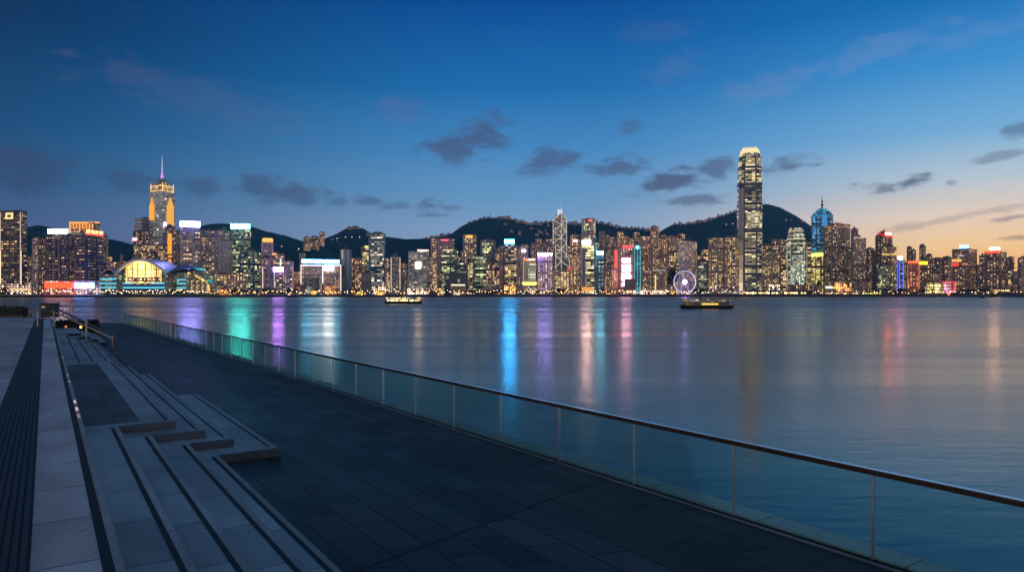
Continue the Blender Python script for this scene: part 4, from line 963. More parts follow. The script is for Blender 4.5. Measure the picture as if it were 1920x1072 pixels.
def ferris():
    D = 1215; cx, cz = PX(1284,D), PZ(528.5,D); r = 20.4*D/F; org = Vector((cx,D,Z_LAND))
    t = thing('ferris_wheel','violet lit ferris wheel with a glaring hub, on the far waterfront','ferris wheel',org)
    n = 56; mb = MB()
    for dy in (-1.2,1.2):
        P = [Vector((cx+r*math.cos(2*math.pi*i/n),D+dy,cz+r*math.sin(2*math.pi*i/n))) for i in range(n)]
        for i in range(n): mb.tube(P[i],P[(i+1)%n],.42,5)
    mb.build('rim',sgn((.66,.60,1),1.3),t,org)
    mb = MB()
    for i in range(28):
        a = 2*math.pi*i/28; mb.tube((cx,D,cz),(cx+r*math.cos(a),D,cz+r*math.sin(a)),.10,4)
    mb.build('spokes',sgn((.40,.26,1),1.1),t,org)
    mb = MB(); mb.lathe((cx,D),[(0.9,cz-3.9),(3.2,cz-2.3),(4.0,cz),(3.2,cz+2.3),(.9,cz+3.9)],12); mb.build('hub',sgn((.38,.26,1),60),t,org)
    for s in (-1,1):
        for dy in (-4,4):
            mb = MB(); mb.tube((cx,D+dy*.3,cz),(cx+s*r*.62,D+dy,Z_LAND),.55,6); mb.build('leg',sgn((.55,.42,1),.5),t,org)
    for i in range(28):
        a = 2*math.pi*(i+.5)/28; x = cx+(r+1.0)*math.cos(a); z = cz+(r+1.0)*math.sin(a)
        mb = MB(); mb.lathe((x,D),[(.3,z-1.2),(.75,z-.8),(.75,z+.3),(.3,z+.7)],8); mb.build('gondola',plain('gondola_white',(.55,.52,.65),.4),t,org)
    mb = MB(); mb.box(cx-r*.8,cx+r*.8,D-5,D+5,Z_LAND,Z_LAND+3.2); mb.build('platform',facade('shop',ca=(.6,.35,1),cb=(1,.6,.6),k=.8),t,org)
ferris()
B('office_tower','dark slim block right of the pale wheel tower','office tower',1308,1329,489,220,'navy',p=.2,short='dark slim block'); B('apartment_tower','brown tower edge behind the dark slim block','apartment tower',1314,1330,468,330,'warmoff',p=.5)
for xa,xb,yt,l,c in [(1328,1356.5,446,'left of a pair of brown rounded office towers beside the great tower',1350),(1358,1386,443.5,'right of a pair of brown rounded office towers beside the great tower',1379)]:
    b = B('office_tower',l,'office tower',xa,xb,yt,200,'warmoff',c=c,short='brown pair tower',wall=(.21,.17,.15),p=.42,k=.72,bay=3.6,flo=4)
    b.edge(xa+6,452,540,2.4,facade('gold',p=.75,k=.55,bay=3,flo=3.4)); b.podium(xa,xb,536,'shop',k=.7)

def ring(cx, cy, a, b, ch, z, rot=0.0):
    P = [(-a+ch,-b),(a-ch,-b),(a,-b+ch),(a,b-ch),(a-ch,b),(-a+ch,b),(-a,b-ch),(-a,-b+ch)]
    c, s = math.cos(rot), math.sin(rot)
    return [(cx+x*c-y*s, cy+x*s+y*c, z) for x, y in P]
def great_tower():
    D = 1400; ppm = D/F; hw = 21.9*ppm; cy = D+hw; cx = PX(1405.3,cy); Zf = lambda y: PZ(y,D); rot = -R(19)+R(8)
    org = Vector((cx,cy,Z_LAND)); t = thing('skyscraper','tallest tower on the right, dark glass with gold floor bands and a glowing rounded crown','skyscraper',org)
    fm = facade('blackgl',wall=(.07,.08,.10),glass=(.03,.045,.075),ca=(1,.72,.26),cb=(1,.85,.5),bay=8,flo=4.0,wx=.93,wy=.55,p=.24,pf=.34,k=.95)
    prof = [(548,.965),(400,.965),(350,.955),(348,.93),(318,.925),(316,.90),(300,.885),(292,.85),(285,.79)]
    rings = [ring(cx,cy,hw*k,hw*k,hw*.34,Zf(y),rot) for y,k in prof]
    mb = MB(); mb.loft(rings); mb.build('tower',fm,t,org)
    # mechanical floors
    for y in (436,383,346,500):
        mb = MB(); mb.loft([ring(cx,cy,hw*.972,hw*.972,hw*.345,Zf(y),rot),ring(cx,cy,hw*.972,hw*.972,hw*.345,Zf(y-4.4),rot)]); mb.build('plant_floor',plain('plant_louvre',(.035,.05,.085),.4),t,org)
    # crown of upright fins, its floodlighting put into emission
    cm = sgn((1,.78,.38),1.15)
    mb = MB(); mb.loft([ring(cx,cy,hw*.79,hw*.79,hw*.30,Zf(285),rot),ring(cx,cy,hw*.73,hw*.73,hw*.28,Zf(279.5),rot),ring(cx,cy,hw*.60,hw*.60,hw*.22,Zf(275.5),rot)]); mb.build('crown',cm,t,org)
    base = ring(cx,cy,hw*.80,hw*.80,hw*.30,0,rot); top = ring(cx,cy,hw*.52,hw*.52,hw*.20,0,rot); mb = MB()
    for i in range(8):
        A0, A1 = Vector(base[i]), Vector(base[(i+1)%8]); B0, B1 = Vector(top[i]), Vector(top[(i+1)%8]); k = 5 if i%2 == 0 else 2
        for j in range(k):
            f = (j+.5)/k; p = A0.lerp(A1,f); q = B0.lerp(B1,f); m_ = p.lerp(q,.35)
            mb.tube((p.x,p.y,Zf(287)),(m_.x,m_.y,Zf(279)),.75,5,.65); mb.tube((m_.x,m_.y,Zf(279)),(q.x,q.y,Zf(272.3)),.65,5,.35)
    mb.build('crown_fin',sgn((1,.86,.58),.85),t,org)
    # corner strips: floodlight low on the left one painted as glowing panels, brighter downwards
    Lr = [ring(cx,cy,hw*.975,hw*.975,hw*.345,0,rot)[i] for i in (7,0)]
    a, c_ = Vector(Lr[0]), Vector(Lr[1]); d = c_-a; nn = Vector((d.y,-d.x,0)).normalized()*.5
    def strip(ya,yb,m,nm): 
        mb = MB(); mb.prism([tuple((a-nn*.2)[:2]),tuple((c_-nn*.2)[:2]),tuple((c_+nn)[:2]),tuple((a+nn)[:2])],Zf(yb),Zf(ya)); mb.build(nm,m,t,org)
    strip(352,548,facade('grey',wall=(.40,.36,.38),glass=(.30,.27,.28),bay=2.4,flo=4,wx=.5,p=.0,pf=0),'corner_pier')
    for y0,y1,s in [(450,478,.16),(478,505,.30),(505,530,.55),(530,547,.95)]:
        mb = MB(); q = nn*1.3; mb.prism([tuple((a+nn+d*.12)[:2]),tuple((c_+nn-d*.12)[:2]),tuple((c_+q-d*.12)[:2]),tuple((a+q+d*.12)[:2])],Zf(y1),Zf(y0)); mb.build('painted_pier_wash',sgn((1,.72,.46),s),t,org)
    # bright wide floors half way up and green glass lobby
    mb = MB(); fr = ring(cx,cy,hw*.972,hw*.972,hw*.345,0,rot); A0, A1 = Vector(fr[0]), Vector(fr[1]); d2 = A1-A0; n2 = Vector((d2.y,-d2.x,0)).normalized()
    def front(ya,yb,m,nm,f0=.02,f1=.98):
        mb = MB(); p,q = A0+d2*f0, A0+d2*f1; mb.prism([tuple((p+n2*.1)[:2]),tuple((q+n2*.1)[:2]),tuple((q+n2*.5)[:2]),tuple((p+n2*.5)[:2])],Zf(yb),Zf(ya)); mb.build(nm,m,t,org)
    front(397,424,facade('goldgrid',ca=(1,.80,.42),cb=(.95,.85,.55),p=.95,k=.72,bay=7,flo=3.6,wx=.94,wy=.6,wall=(.08,.07,.06)),'lit_floors',.02,.98)
    front(534,546,facade('green',p=.95,k=.7,ca=(.75,.95,.55),bay=5),'lobby',.05,.85)
    mb = MB(); mb.box(cx-hw*1.2,cx+hw*1.4,D-22,D-4,Z_LAND,Zf(545)); mb.build('podium',[facade('shop',k=.8)],t,org)
great_tower()
B('apartment_tower','stepped brown tower touching the great tower on its right','apartment tower',1428,1446,459,330,'residd',p=.3,k=.9); B('apartment_tower','dark stepped tower right behind the great tower','apartment tower',1446,1474,449,450,'dusk',p=.28,c=1458)
b = B('office_tower','brown office block with a fine window grid between the two crowned towers','office tower',1427,1462,471,200,'warmoff',short='fine grid block',wall=(.22,.17,.14),p=.45,k=.55,bay=3.2,flo=3.4); b.podium(1440,1462,533,'shop',k=.9,ca=(1,.75,.35))
B('apartment_tower','dark tower with yellow windows left of the smaller crowned tower','apartment tower',1462,1476,486,240,'gold',p=.4,k=.9)

def small_crowned():
    D = 1380; ppm = D/F; hw = 17.4*ppm; cy = D+hw; cx = PX(1492.5,cy); Zf = lambda y: PZ(y,D); rot = -R(21)+R(6)
    org = Vector((cx,cy,Z_LAND)); t = thing('skyscraper','shorter crowned tower with pale green lit glass, right of the great tower','skyscraper',org)
    fm = facade('office',wall=(.13,.14,.13),glass=(.06,.075,.075),ca=(1,.86,.50),cb=(.85,.95,.65),bay=6,flo=4,wx=.9,p=.32,pf=.22,k=.75)
    prof = [(545,.97),(470,.97),(468,.93),(450,.92),(448,.86),(440,.83),(438,.74),(432,.68)]
    mb = MB(); mb.loft([ring(cx,cy,hw*k,hw*k,hw*.30,Zf(y),rot) for y,k in prof]); mb.build('tower',fm,t,org)
    cm = sgn((1,.88,.58),.95); mb = MB()
    for y,k in [(432,.70),(440,.80),(448,.88),(456,.93)]:
        P = ring(cx,cy,hw*k,hw*k,hw*.28,Zf(y),rot)
        for i in range(8): mb.tube(P[i],P[(i+1)%8],.65,5)
    mb.build('crown_light',cm,t,org)
    mb = MB(); base = ring(cx,cy,hw*.70,hw*.70,hw*.26,0,rot); top = ring(cx,cy,hw*.58,hw*.58,hw*.22,0,rot)
    mb.loft([[(p[0],p[1],Zf(432)) for p in base],[(p[0],p[1],Zf(426.5)) for p in top]]); mb.build('crown',facade('goldgrid',p=.95,k=1.3,bay=3,flo=5,ca=CREAM,cb=WHITE),t,org)
    P = ring(cx,cy,hw*.985,hw*.985,hw*.30,0,rot); mb = MB()
    for i in (7,0,1,2): mb.tube((P[i][0],P[i][1],Z_LAND),(P[i][0],P[i][1],Zf(462)),.55,5)
    mb.build('edge_light',sgn((.85,.9,.72),.42),t,org)
    A0, A1 = Vector(P[0]), Vector(P[1]); d2 = A1-A0; n2 = Vector((d2.y,-d2.x,0)).normalized()
    for (ya,yb,k,f0,f1) in [(495,533,.85,.02,.98),(478,487,.6,.05,.95)]:
        mb = MB(); p,q = A0+d2*f0, A0+d2*f1; mb.prism([tuple((p+n2*.1)[:2]),tuple((q+n2*.1)[:2]),tuple((q+n2*.5)[:2]),tuple((p+n2*.5)[:2])],Zf(yb),Zf(ya)); mb.build('lit_atrium',facade('green',p=.98,pf=.3,k=k,ca=(.82,.95,.58),cb=(.95,1,.8),bay=3,flo=4,wx=.8,wy=.72,wall=(.25,.27,.2)),t,org)
    mb = MB(); mb.box(cx-hw*1.5,cx+hw*1.5,D-26,D-6,Z_LAND,Zf(533)); mb.build('podium',[facade('brown',wall=(.12,.06,.06),p=.22,k=1.2)],t,org)
small_crowned()
B('apartment_tower','dark tower with amber windows between small crowned tower and blue domed tower','apartment tower',1509,1525,455,330,'gold',p=.35,k=.8)

def domed_tower():
    D = 1480; ppm = D/F; hw = 16.6*ppm; cy = D+hw; cx = PX(1541.5,cy); Zf = lambda y: PZ(y,D); rot = R(-4)
    org = Vector((cx,cy,Z_LAND)); t = thing('skyscraper','blue lit tower with a domed octagonal top and a beaded mast','skyscraper',org)
    fm = facade('blue',ca=(.08,.42,.9),cb=(.25,.62,1),p=.45,pf=.30,k=.55,bay=6,wall=(.05,.09,.14),glass=(.03,.06,.10))
    mb = MB(); mb.loft([ring(cx,cy,hw,hw,hw*.42,Zf(474),rot),ring(cx,cy,hw,hw,hw*.42,Zf(405),rot)]); mb.build('upper_shaft',fm,t,org)
    mb = MB(); mb.loft([ring(cx,cy,hw*.99,hw*.99,hw*.42,Z_LAND,rot),ring(cx,cy,hw*.99,hw*.99,hw*.42,Zf(474),rot)]); mb.build('lower_shaft',facade('gold',ca=(1,.74,.18),cb=(1,.86,.35),p=.62,pf=.35,k=.9,flo=4.4),t,org)
    mb = MB(); mb.loft([ring(cx,cy,hw*1.01,hw*1.01,hw*.42,Zf(480),rot),ring(cx,cy,hw*1.01,hw*1.01,hw*.42,Zf(474),rot)]); mb.build('yellow_band',sgn((1,.85,.12),2.5),t,org)
    mb = MB(); mb.loft([ring(cx,cy,hw*1.01,hw*1.01,hw*.42,Zf(474),rot),ring(cx,cy,hw*1.01,hw*1.01,hw*.42,Zf(469),rot)]); mb.build('green_band',sgn((.15,.6,.30),.3),t,org)
    dm = sgn((.05,.34,.62),.42)
    tiers = [(405,401,1.03,1.0),(401,396.5,.86,.84),(396.5,392,.64,.60),(392,389,.50,.34)]
    for a,b_,k0,k1 in tiers:
        mb = MB(); mb.loft([ring(cx,cy,hw*k0,hw*k0,hw*k0*.42,Zf(a),rot),ring(cx,cy,hw*k1,hw*k1,hw*k1*.42,Zf(b_),rot)]); mb.build('dome_tier',facade('blue',ca=(.10,.5,.85),cb=(.15,.6,.9),p=.8,k=.5,bay=3,flo=4.5,wy=.6,wall=(.05,.12,.18)),t,org)
        mb = MB(); P = ring(cx,cy,hw*k0,hw*k0,hw*k0*.42,Zf(a),rot)
        for i in range(8): mb.tube(P[i],P[(i+1)%8],.6,5)
        mb.build('tier_light',sgn((.08,.52,.95),.8),t,org)
    mb = MB(); mb.lathe((cx,cy),[(2.2,Zf(390)),(1.6,Zf(384)),(3.2,Zf(383)),(3.0,Zf(381)),(1.2,Zf(380)),(1.1,Zf(377.5)),(2.6,Zf(376.6)),(2.3,Zf(374.6)),(.8,Zf(374)),(.35,Zf(364))],8); mb.build('mast',plain('mast_grey',(.10,.10,.12),.5),t,org)
    class H: pass
    h = H(); h.e = t; h.org = org; h.poly = [p[:2] for p in ring(cx,cy,hw,hw,hw*.42,0,rot)]
    B.panel(h,1541.5,1550,402,424,sgn((.03,.36,.85),.7),'blue_panel',off=.3); B.panel(h,1525,1531,408,470,facade('blue',p=.9,k=.9,ca=(.05,.42,.95),cb=(.2,.6,1),bay=9,flo=5),'blue_panel',off=.3)
domed_tower()

b = B('hotel_tower','wide curved brown tower with a lit cornice, overlapping the blue domed tower','hotel',1543.5,1594,425,210,'dusk',short='curved brown tower',c=1566,wall=(.17,.13,.14),p=.20,k=1.0,bay=3.6,flo=3.8); b.panel(1566,1592.5,419,424.5,facade('brown',p=.5,k=.8),'attic'); b.panel(1544.5,1592,424.6,426.2,sgn((1,.52,.24),.35),'cornice_light',off=.4)
mb = MB(); mb.prism(inset(b.poly,.72,(4,0)),b.z1,PZ(417,b.D)); mb.build('penthouse',facade('dusk'),b.e,b.org)
B('apartment_tower','dark stub of a tower between curved brown tower and speckled slab','apartment tower',1595,1609,430,330,'dim')
b = B('hotel_tower','grey brown slab speckled with small lights, right of the curved brown tower','hotel',1597,1624,445,200,'residd',short='speckled slab',nt=False,c=1600,p=.28,bay=3.4,wall=(.19,.16,.18)); b.panel(1599,1616,444.6,446.6,sgn((1,.78,.55),.6),'parapet_light')
b = B('podium_building','long tan podium with orange bays and a white swoosh canopy','podium building',1543,1624,525.5,150,'brown',short='tan podium',plant=False,p=.10,wall=(.22,.16,.14),depth=30); b.panel(1563,1597,529,546,facade('shopo',p=.8,k=.62,wx=.8,wy=.85,bay=4,flo=9),'orange_bays',off=.3)
b.panel(1548,1561,536.5,540.5,sgn((1,.86,.72),1.6),'canopy'); b.panel(1561,1582,538,541,sgn((1,.62,.10),1.4),'canopy'); b.panel(1543,1624,524,526,M_DARK,'roof_edge')
B('apartment_tower','dusky tower in the gap right of the speckled slab','apartment tower',1624,1640,466,420,'dusk',p=.25,c=1630)
b = B('office_tower','dark tower with a glowing red domed top against the orange sky','office tower',1641,1673.5,442,330,'dusk',short='red domed tower',plant=False,p=.05,c=1659,wall=(.12,.08,.09))
c0 = (b.org.x,b.org.y); Zf = lambda y: PZ(y,b.D)
mb = MB(); mb.prism(inset(b.poly,.88),b.z1,Zf(438.5)); mb.prism(inset(b.poly,.66),b.z1,Zf(435)); mb.prism(inset(b.poly,.40),b.z1,Zf(432.3)); mb.prism(inset(b.poly,.12),b.z1,Zf(429.5)); mb.build('stepped_dome',plain('red_tiles',(.18,.04,.035),.6),b.e,b.org)
b.panel(1658,1668,436.6,440.4,sgn((1,.16,.08),40)); b.panel(1654,1673,440.6,443.4,sgn((1,.03,.01),5),'red_band'); b.panel(1646,1653,438,440.5,sgn((1,.05,.03),.8),'red_band',off=-1)
b = B('apartment_tower','brown blocks with yellow rooftop lettering before the red domed tower','apartment tower',1653,1681,463,260,'residd',short='yellow lettered block',p=.3,c=1670); b.letters(1654.5,1680,470.5,478,4,sgn((1,.75,.10),2.2)); b.panel(1652.5,1680.5,475.5,478.5,sgn((1,.70,.12),.9),'sign_bar',off=.6)
B('office_block','navy glass block at the foot of the red domed tower','office block',1641,1681.5,496.5,150,'navy',short='navy glass block',p=.18,wall=(.03,.04,.08),c=1646); B('office_tower','dark brown fin tower left of the navy glass block','office tower',1636,1644,470,170,'dim',p=.0,plant=False,wall=(.10,.055,.045))
b = B('office_tower','slim tower outlined by vertical blue light tubes with a red topped sign','office tower',1681.5,1694.5,487,140,'navy',short='blue tube tower',wall=(.02,.02,.15),p=.05); b.panel(1683.5,1692.5,480.2,487,sgn((1,.2,.3),24))
for x in (1683,1686.5,1693.6): b.edge(x,490,541.5,1.2,sgn((.05,.12,1),2.6))
b = B('office_tower','block coloured orange red as if floodlit, beside the blue tube tower','office tower',1700.5,1723,490,150,'redwash',short='orange red block',plant=False,c=1721.5); b.panel(1702,1722,489.4,493,sgn((1,.12,.03),2.2),'parapet_light'); b.edge(1722.5,494,541,1.6,sgn((1,.30,.16),.6)); b.edge(1701.2,496,541,1.2,sgn((1,.30,.16),.5))
b = B('office_tower','brown block under a glowing yellow roof sign','office tower',1723,1751.5,489,170,'brown',short='yellow sign block',p=.42,k=.8,wall=(.17,.11,.07)); b.panel(1722.5,1739,490,496.2,sgn((1,.74,.02),2.2),frame=True)
for xa,xb,yt,l in [(1700,1710,463.5,'left of two thin towers standing up behind the orange red block'),(1709,1717.5,470,'shorter of two thin towers standing up behind the orange red block'),(1723.5,1736,461,'lone pointed tower rising behind the yellow sign block'),(1736,1748,478,'squat dusky tower right of the lone pointed tower'),(1748,1768,484,'stepped dusk block between yellow sign block and pink hall'),(1767,1784.5,482,'flat topped dusk block beside the blue lettered tower')]:
    B('apartment_tower',l,'apartment tower',xa,xb,yt,430,'dusk',c=xa+(xb-xa)*.6,p=.14)
B('apartment_block','small brown block behind the yellow hall','apartment block',1752,1765,513,190,'resid',k=.5)
b = B('exhibition_hall','low hall lit bright yellow from inside','hall',1736,1766,531,130,'shop',short='yellow hall',plant=False,ca=(1,.78,.16),cb=(1,.85,.35),p=.98,k=.75,bay=3,wx=.8,flo=6,wy=.7)
b = B('exhibition_hall','low hall lit rose pink and red, joined to the yellow hall','hall',1766.5,1792,528.5,130,'shop',short='pink hall',plant=False,ca=(1,.22,.42),cb=(1,.40,.5),p=.98,k=.8,bay=3,wx=.8,flo=6,wy=.7); b.panel(1766.5,1792,527.6,530,sgn((1,.05,.12),1.0),'roof_strip'); b.panel(1788.5,1792,530,545,sgn((1,.06,.06),1.3),'red_end')
b = B('office_tower','rosy brown tower with blue white lettering on its roof','office tower',1785,1832,467.5,190,'dusk',short='blue lettered tower',c=1816.5,nt=False,p=.20,wall=(.20,.12,.11)); b.letters(1798,1817,459.5,466,4,sgn((.22,.52,1),4.5)); b.panel(1785.5,1803,486,490.5,sgn((1,.52,.10),1.2),'lit_band'); b.panel(1796,1808,478.5,480.5,sgn((.9,.75,1),.7),'lit_band'); b.panel(1786,1797,493,499,sgn((1,.05,.02),1.2),'lit_band'); b.panel(1804,1815,494,497,sgn((1,.36,.08),.6),'lit_band')
for xa,xb,yt,l in [(1836,1846,480,'left shoulder block of the white sign tower at the right'),(1887,1902,483,'rounded right shoulder block of the white sign tower'),(1832,1846,500,'low dark block between blue lettered tower and white sign tower')]:
    B('office_tower',l,'office tower',xa,xb,yt,215,'dusk',p=.2)
b = B('office_tower','dark purple tower with a white roof sign over a red parapet, far right','office tower',1845,1887.7,471,190,'dusk',short='white sign tower',nt=False,c=1874,p=.28,pf=.05,wall=(.15,.09,.11),bay=5,plant=False); b.panel(1855.7,1874.5,463.8,468.6,sgn((1,.62,.42),26)); b.panel(1845.5,1874,470.4,474.4,sgn((1,.03,.01),4),'red_parapet',off=.5)
B('apartment_tower','thin lit column between white sign tower and the last dark tower','apartment tower',1888,1897,509,170,'gold',p=.6,k=.7); B('apartment_tower','dark slim block carrying a small amber roof lamp near the right edge','apartment tower',1899,1909,507,200,'dim').panel(1901,1907,504.5,507.5,sgn((1,.6,.25),1.5))
B('office_tower','last dark tower at the right edge','office tower',1908,1931,484,190,'dusk',short='last dark tower',p=.05,c=1914)

# ------------------------------------------------------------------ convention hall on its own quay
def convention():
    D = 1120; ppm = D/F; Zf = lambda y: PZ(y,D); X = lambda x: PX(x,D)
    org = Vector((X(290),D+30,Z_LAND)); t = thing('convention_hall','convention hall with a golden arched glass front, winged roofs and cyan light lines','convention hall',org)
    body = facade('teal',wall=(.10,.14,.15),glass=(.06,.085,.09),p=.10,k=.5,bay=4,flo=4,ca=CREAM)
    def blk(xa,xb,ya,yb,d0,d1,m,nm='hall'):
        mb = MB(); mb.prism([(X(xa),D+d0),(X(xb),D+d0),(X(xb)-d1*.0,D+d1),(X(xa),D+d1)],Zf(yb),Zf(ya),capmi=1); return mb.build(nm,[m,M_ROOF],t,org)
    blk(220,321,529,551,0,55,body); blk(188.5,220,513,551,2,45,facade('navy',wall=(.05,.08,.14),glass=(.03,.06,.12),p=.05),'left_wing')
    blk(318,372,510,551,8,60,facade('teal',wall=(.13,.14,.12),glass=(.09,.10,.08),p=.16,k=.5,bay=4,flo=4,ca=GREENY),'right_wing')
    # main arch: shell profile over the front
    n = 28
    def arc(f):   # f 0..1 -> photo x, y of the outer roof edge
        x = 221+f*98; y = 513-28.0*math.sin(math.pi*min(1,f**.92))**.82
        return x, y
    pr = [arc(i/n) for i in range(n+1)]
    outer = [(X(x),Zf(y)) for x,y in pr]; cxm = X(270)
    inner = [((x-cxm)*.955+cxm, z-3.6) for x,z in outer]
    mb = MB()
    for (a,b_,c,d) in zip(outer,outer[1:],inner,inner[1:]):
        y0, y1 = D-9, D+50
        mb.face([(a[0],y0,a[1]),(b_[0],y0,b_[1]),(b_[0],y1,b_[1]+1),(a[0],y1,a[1]+1)]); mb.face([(c[0],y0,c[1]),(c[0],y1,c[1]),(d[0],y1,d[1]),(d[0],y0,d[1])])
        mb.face([(a[0],y0,a[1]),(c[0],y0,c[1]),(d[0],y0,d[1]),(b_[0],y0,b_[1])])
    mb.build('arched_roof',plain('roof_aluminium',(.42,.42,.50),.35,.3),t,org)
    # soffit light rim along the arch
    mb = MB()
    for (c,d) in list(zip(inner,inner[1:]))[2:22]: mb.tube((c[0],D-8.6,c[1]-.3),(d[0],D-8.6,d[1]-.3),.75,5)
    mb.build('arch_light',sgn((1,.70,.34),.8),t,org)
    # glass wall below the arch: golden middle, dark ends
    zb = Zf(530); seg = []
    for i,(p,q) in enumerate(zip(inner,inner[1:])):
        xm = (p[0]+q[0])/2; px = 960+xm*F/D
        k = 2 if 237 < px < 303 else 0
        if 250 < px < 288 : k = 3
        seg.append((p,q,k))
    gm = []
    for kk in (0,1,2,3):
        mb = MB()
        for si,(p,q,k) in enumerate(seg):
            if (1 if k == 0 and si > 14 else k) == kk: mb.face([(p[0],D-1,zb),(q[0],D-1,zb),(q[0],D-1,q[1]),(p[0],D-1,p[1])],[(p[0],zb),(q[0],zb),(q[0],q[1]),(p[0],p[1])])
        m = {0: body, 1: body, 2: facade('gold',ca=(1,.58,.12),cb=(1,.72,.25),wx=.86,wy=.9,bay=3.6,flo=6.5,p=5,k=1.3,b0=.6,bv=.8,wall=(.10,.07,.03)), 3: facade('gold',ca=(1,.52,.10),cb=(1,.64,.18),wx=.90,wy=.94,bay=9,flo=9,p=8,k=2.0,b0=1.0,bv=.5,wall=(.10,.07,.03))}[kk]
        mb.build('dark_glass' if kk < 2 else 'golden_glass',m,t,org)
    mb = MB()
    for px in (250.5,258.5,274,284.5,294): mb.box(X(px)-.55,X(px)+.55,D-2.2,D-1.2,zb,Zf(492 if 255<px<290 else 500))
    mb.box(X(240),X(301),D-2.0,D-1.4,Zf(506),Zf(505.2)); mb.build('mullion',M_DARK,t,org)
    mb = MB(); mb.box(X(240),X(301),D-2.4,D-1.1,Zf(529),Zf(520)); mb.build('foyer',facade('shopo',ca=(1,.50,.12),cb=(1,.75,.4),p=.6,k=.9,bay=3,flo=4.5,wx=.6),t,org)
    cy = sgn((.10,.66,.85),1.3)
    for xa,xb,ya,yb,d0 in [(230.5,250,529.8,532,-1),(283,309,529.8,532,-1),(231,309,538,540.4,-1),(187.8,218,522,524.2,1),(187.8,218,530,532.2,1),(187.8,218,538,540.2,1),(332,349,523.4,525.4,7),(332,349,530.4,532.6,7),(332,349,538.6,540.6,7)]:
        mb = MB(); Dq = D+d0
        mb.box(PX(xa,Dq),PX(xb,Dq),Dq-.8,Dq-.1,PZ(yb,Dq),PZ(ya,Dq)); mb.build('cyan_light',cy,t,org)
    mb = MB(); mb.box(X(231),X(309),D-.5,D+.2,Zf(548),Zf(533)); mb.build('blue_spandrel',plain('blue_panel',(.03,.12,.28),.4),t,org)
    # right curved roof (eyebrow) and golden sloping rim
    mb = MB(); top = [(316+i*45/14, 509.5-15.5*math.sin(math.pi*(.10+.80*i/14))**.8+4*(i/14)**2) for i in range(15)]
    bot = [(316+i*45/14, 511-6.5*math.sin(math.pi*(.05+.55*i/14))) for i in range(15)]
    for i in range(14):
        a, b_, c, d = top[i], top[i+1], bot[i], bot[i+1]; y0 = D+2; y1 = D+50
        A = (X(a[0]),y0+14,Zf(a[1])); Bq = (X(b_[0]),y0+14,Zf(b_[1])); C = (X(c[0]),y0,Zf(c[1])); Dq = (X(d[0]),y0,Zf(d[1]))
        mb.face([C,Dq,Bq,A]); mb.face([A,Bq,(Bq[0],y1,Bq[2]),(A[0],y1,A[2])]); mb.face([C,(C[0],y1,C[2]-1),(Dq[0],y1,Dq[2]-1),Dq])
    mb.build('curved_roof',plain('roof_blue_grey',(.20,.22,.36),.35,.3),t,org)
    mb = MB(); P = [(352,509),(362,513),(372,518),(381,523),(388,528),(390,545)]
    for a,b_ in zip(P,P[1:]):
        mb.prism([(X(a[0]),D+4),(X(b_[0]),D+4),(X(b_[0]),D+40),(X(a[0]),D+40)],Zf(551),[Zf(a[1]+4),Zf(b_[1]+4),Zf(b_[1]+4),Zf(a[1]+4)]) if b_[0]-a[0] > 3 else None
    mb.build('glazed_end',facade('warmoff',wall=(.16,.14,.11),p=.55,k=.6,bay=3,flo=3.5),t,org)
    mb = MB(); gl = sgn((1,.56,.10),1.0)
    for a,b_ in zip(P,P[1:]):
        A = Vector((X(a[0]),D+1.5,Zf(a[1]+2))); Bv = Vector((X(b_[0]),D+1.5,Zf(b_[1]+2))); nz = Vector((0,0,1.6 if b_[0]-a[0]>3 else 0)); nx = Vector((0 if b_[0]-a[0]>3 else 1.0,0,0))
        mb.face([A-nz-nx,Bv-nz-nx,Bv+nz+nx,A+nz+nx]); mb.face([A+nz+nx,Bv+nz+nx,Bv+nz+nx+Vector((0,4,0)),A+nz+nx+Vector((0,4,0))])
    mb.build('golden_rim',facade('gold',ca=(1,.55,.08),cb=(1,.65,.2),p=.85,k=1.2,bay=2.2,flo=2.2,wx=.8,wy=.8,wall=(.5,.26,.05)),t,org)
    # little left arch
    mb = MB(); q = [(191.5+i*26/12, 513-9*math.sin(math.pi*i/12)) for i in range(13)]
    for a,b_ in zip(q,q[1:]): mb.face([(X(a[0]),D-2,Zf(a[1])),(X(b_[0]),D-2,Zf(b_[1])),(X(b_[0]),D+40,Zf(b_[1])),(X(a[0]),D+40,Zf(a[1]))]); mb.face([(X(a[0]),D-2,Zf(a[1])),(X(a[0]),D-2,Zf(a[1]+1.6)),(X(b_[0]),D-2,Zf(b_[1]+1.6)),(X(b_[0]),D-2,Zf(b_[1]))])
    mb.build('small_arch_roof',plain('roof_aluminium',(.42,.42,.50),.35,.3),t,org)
convention()

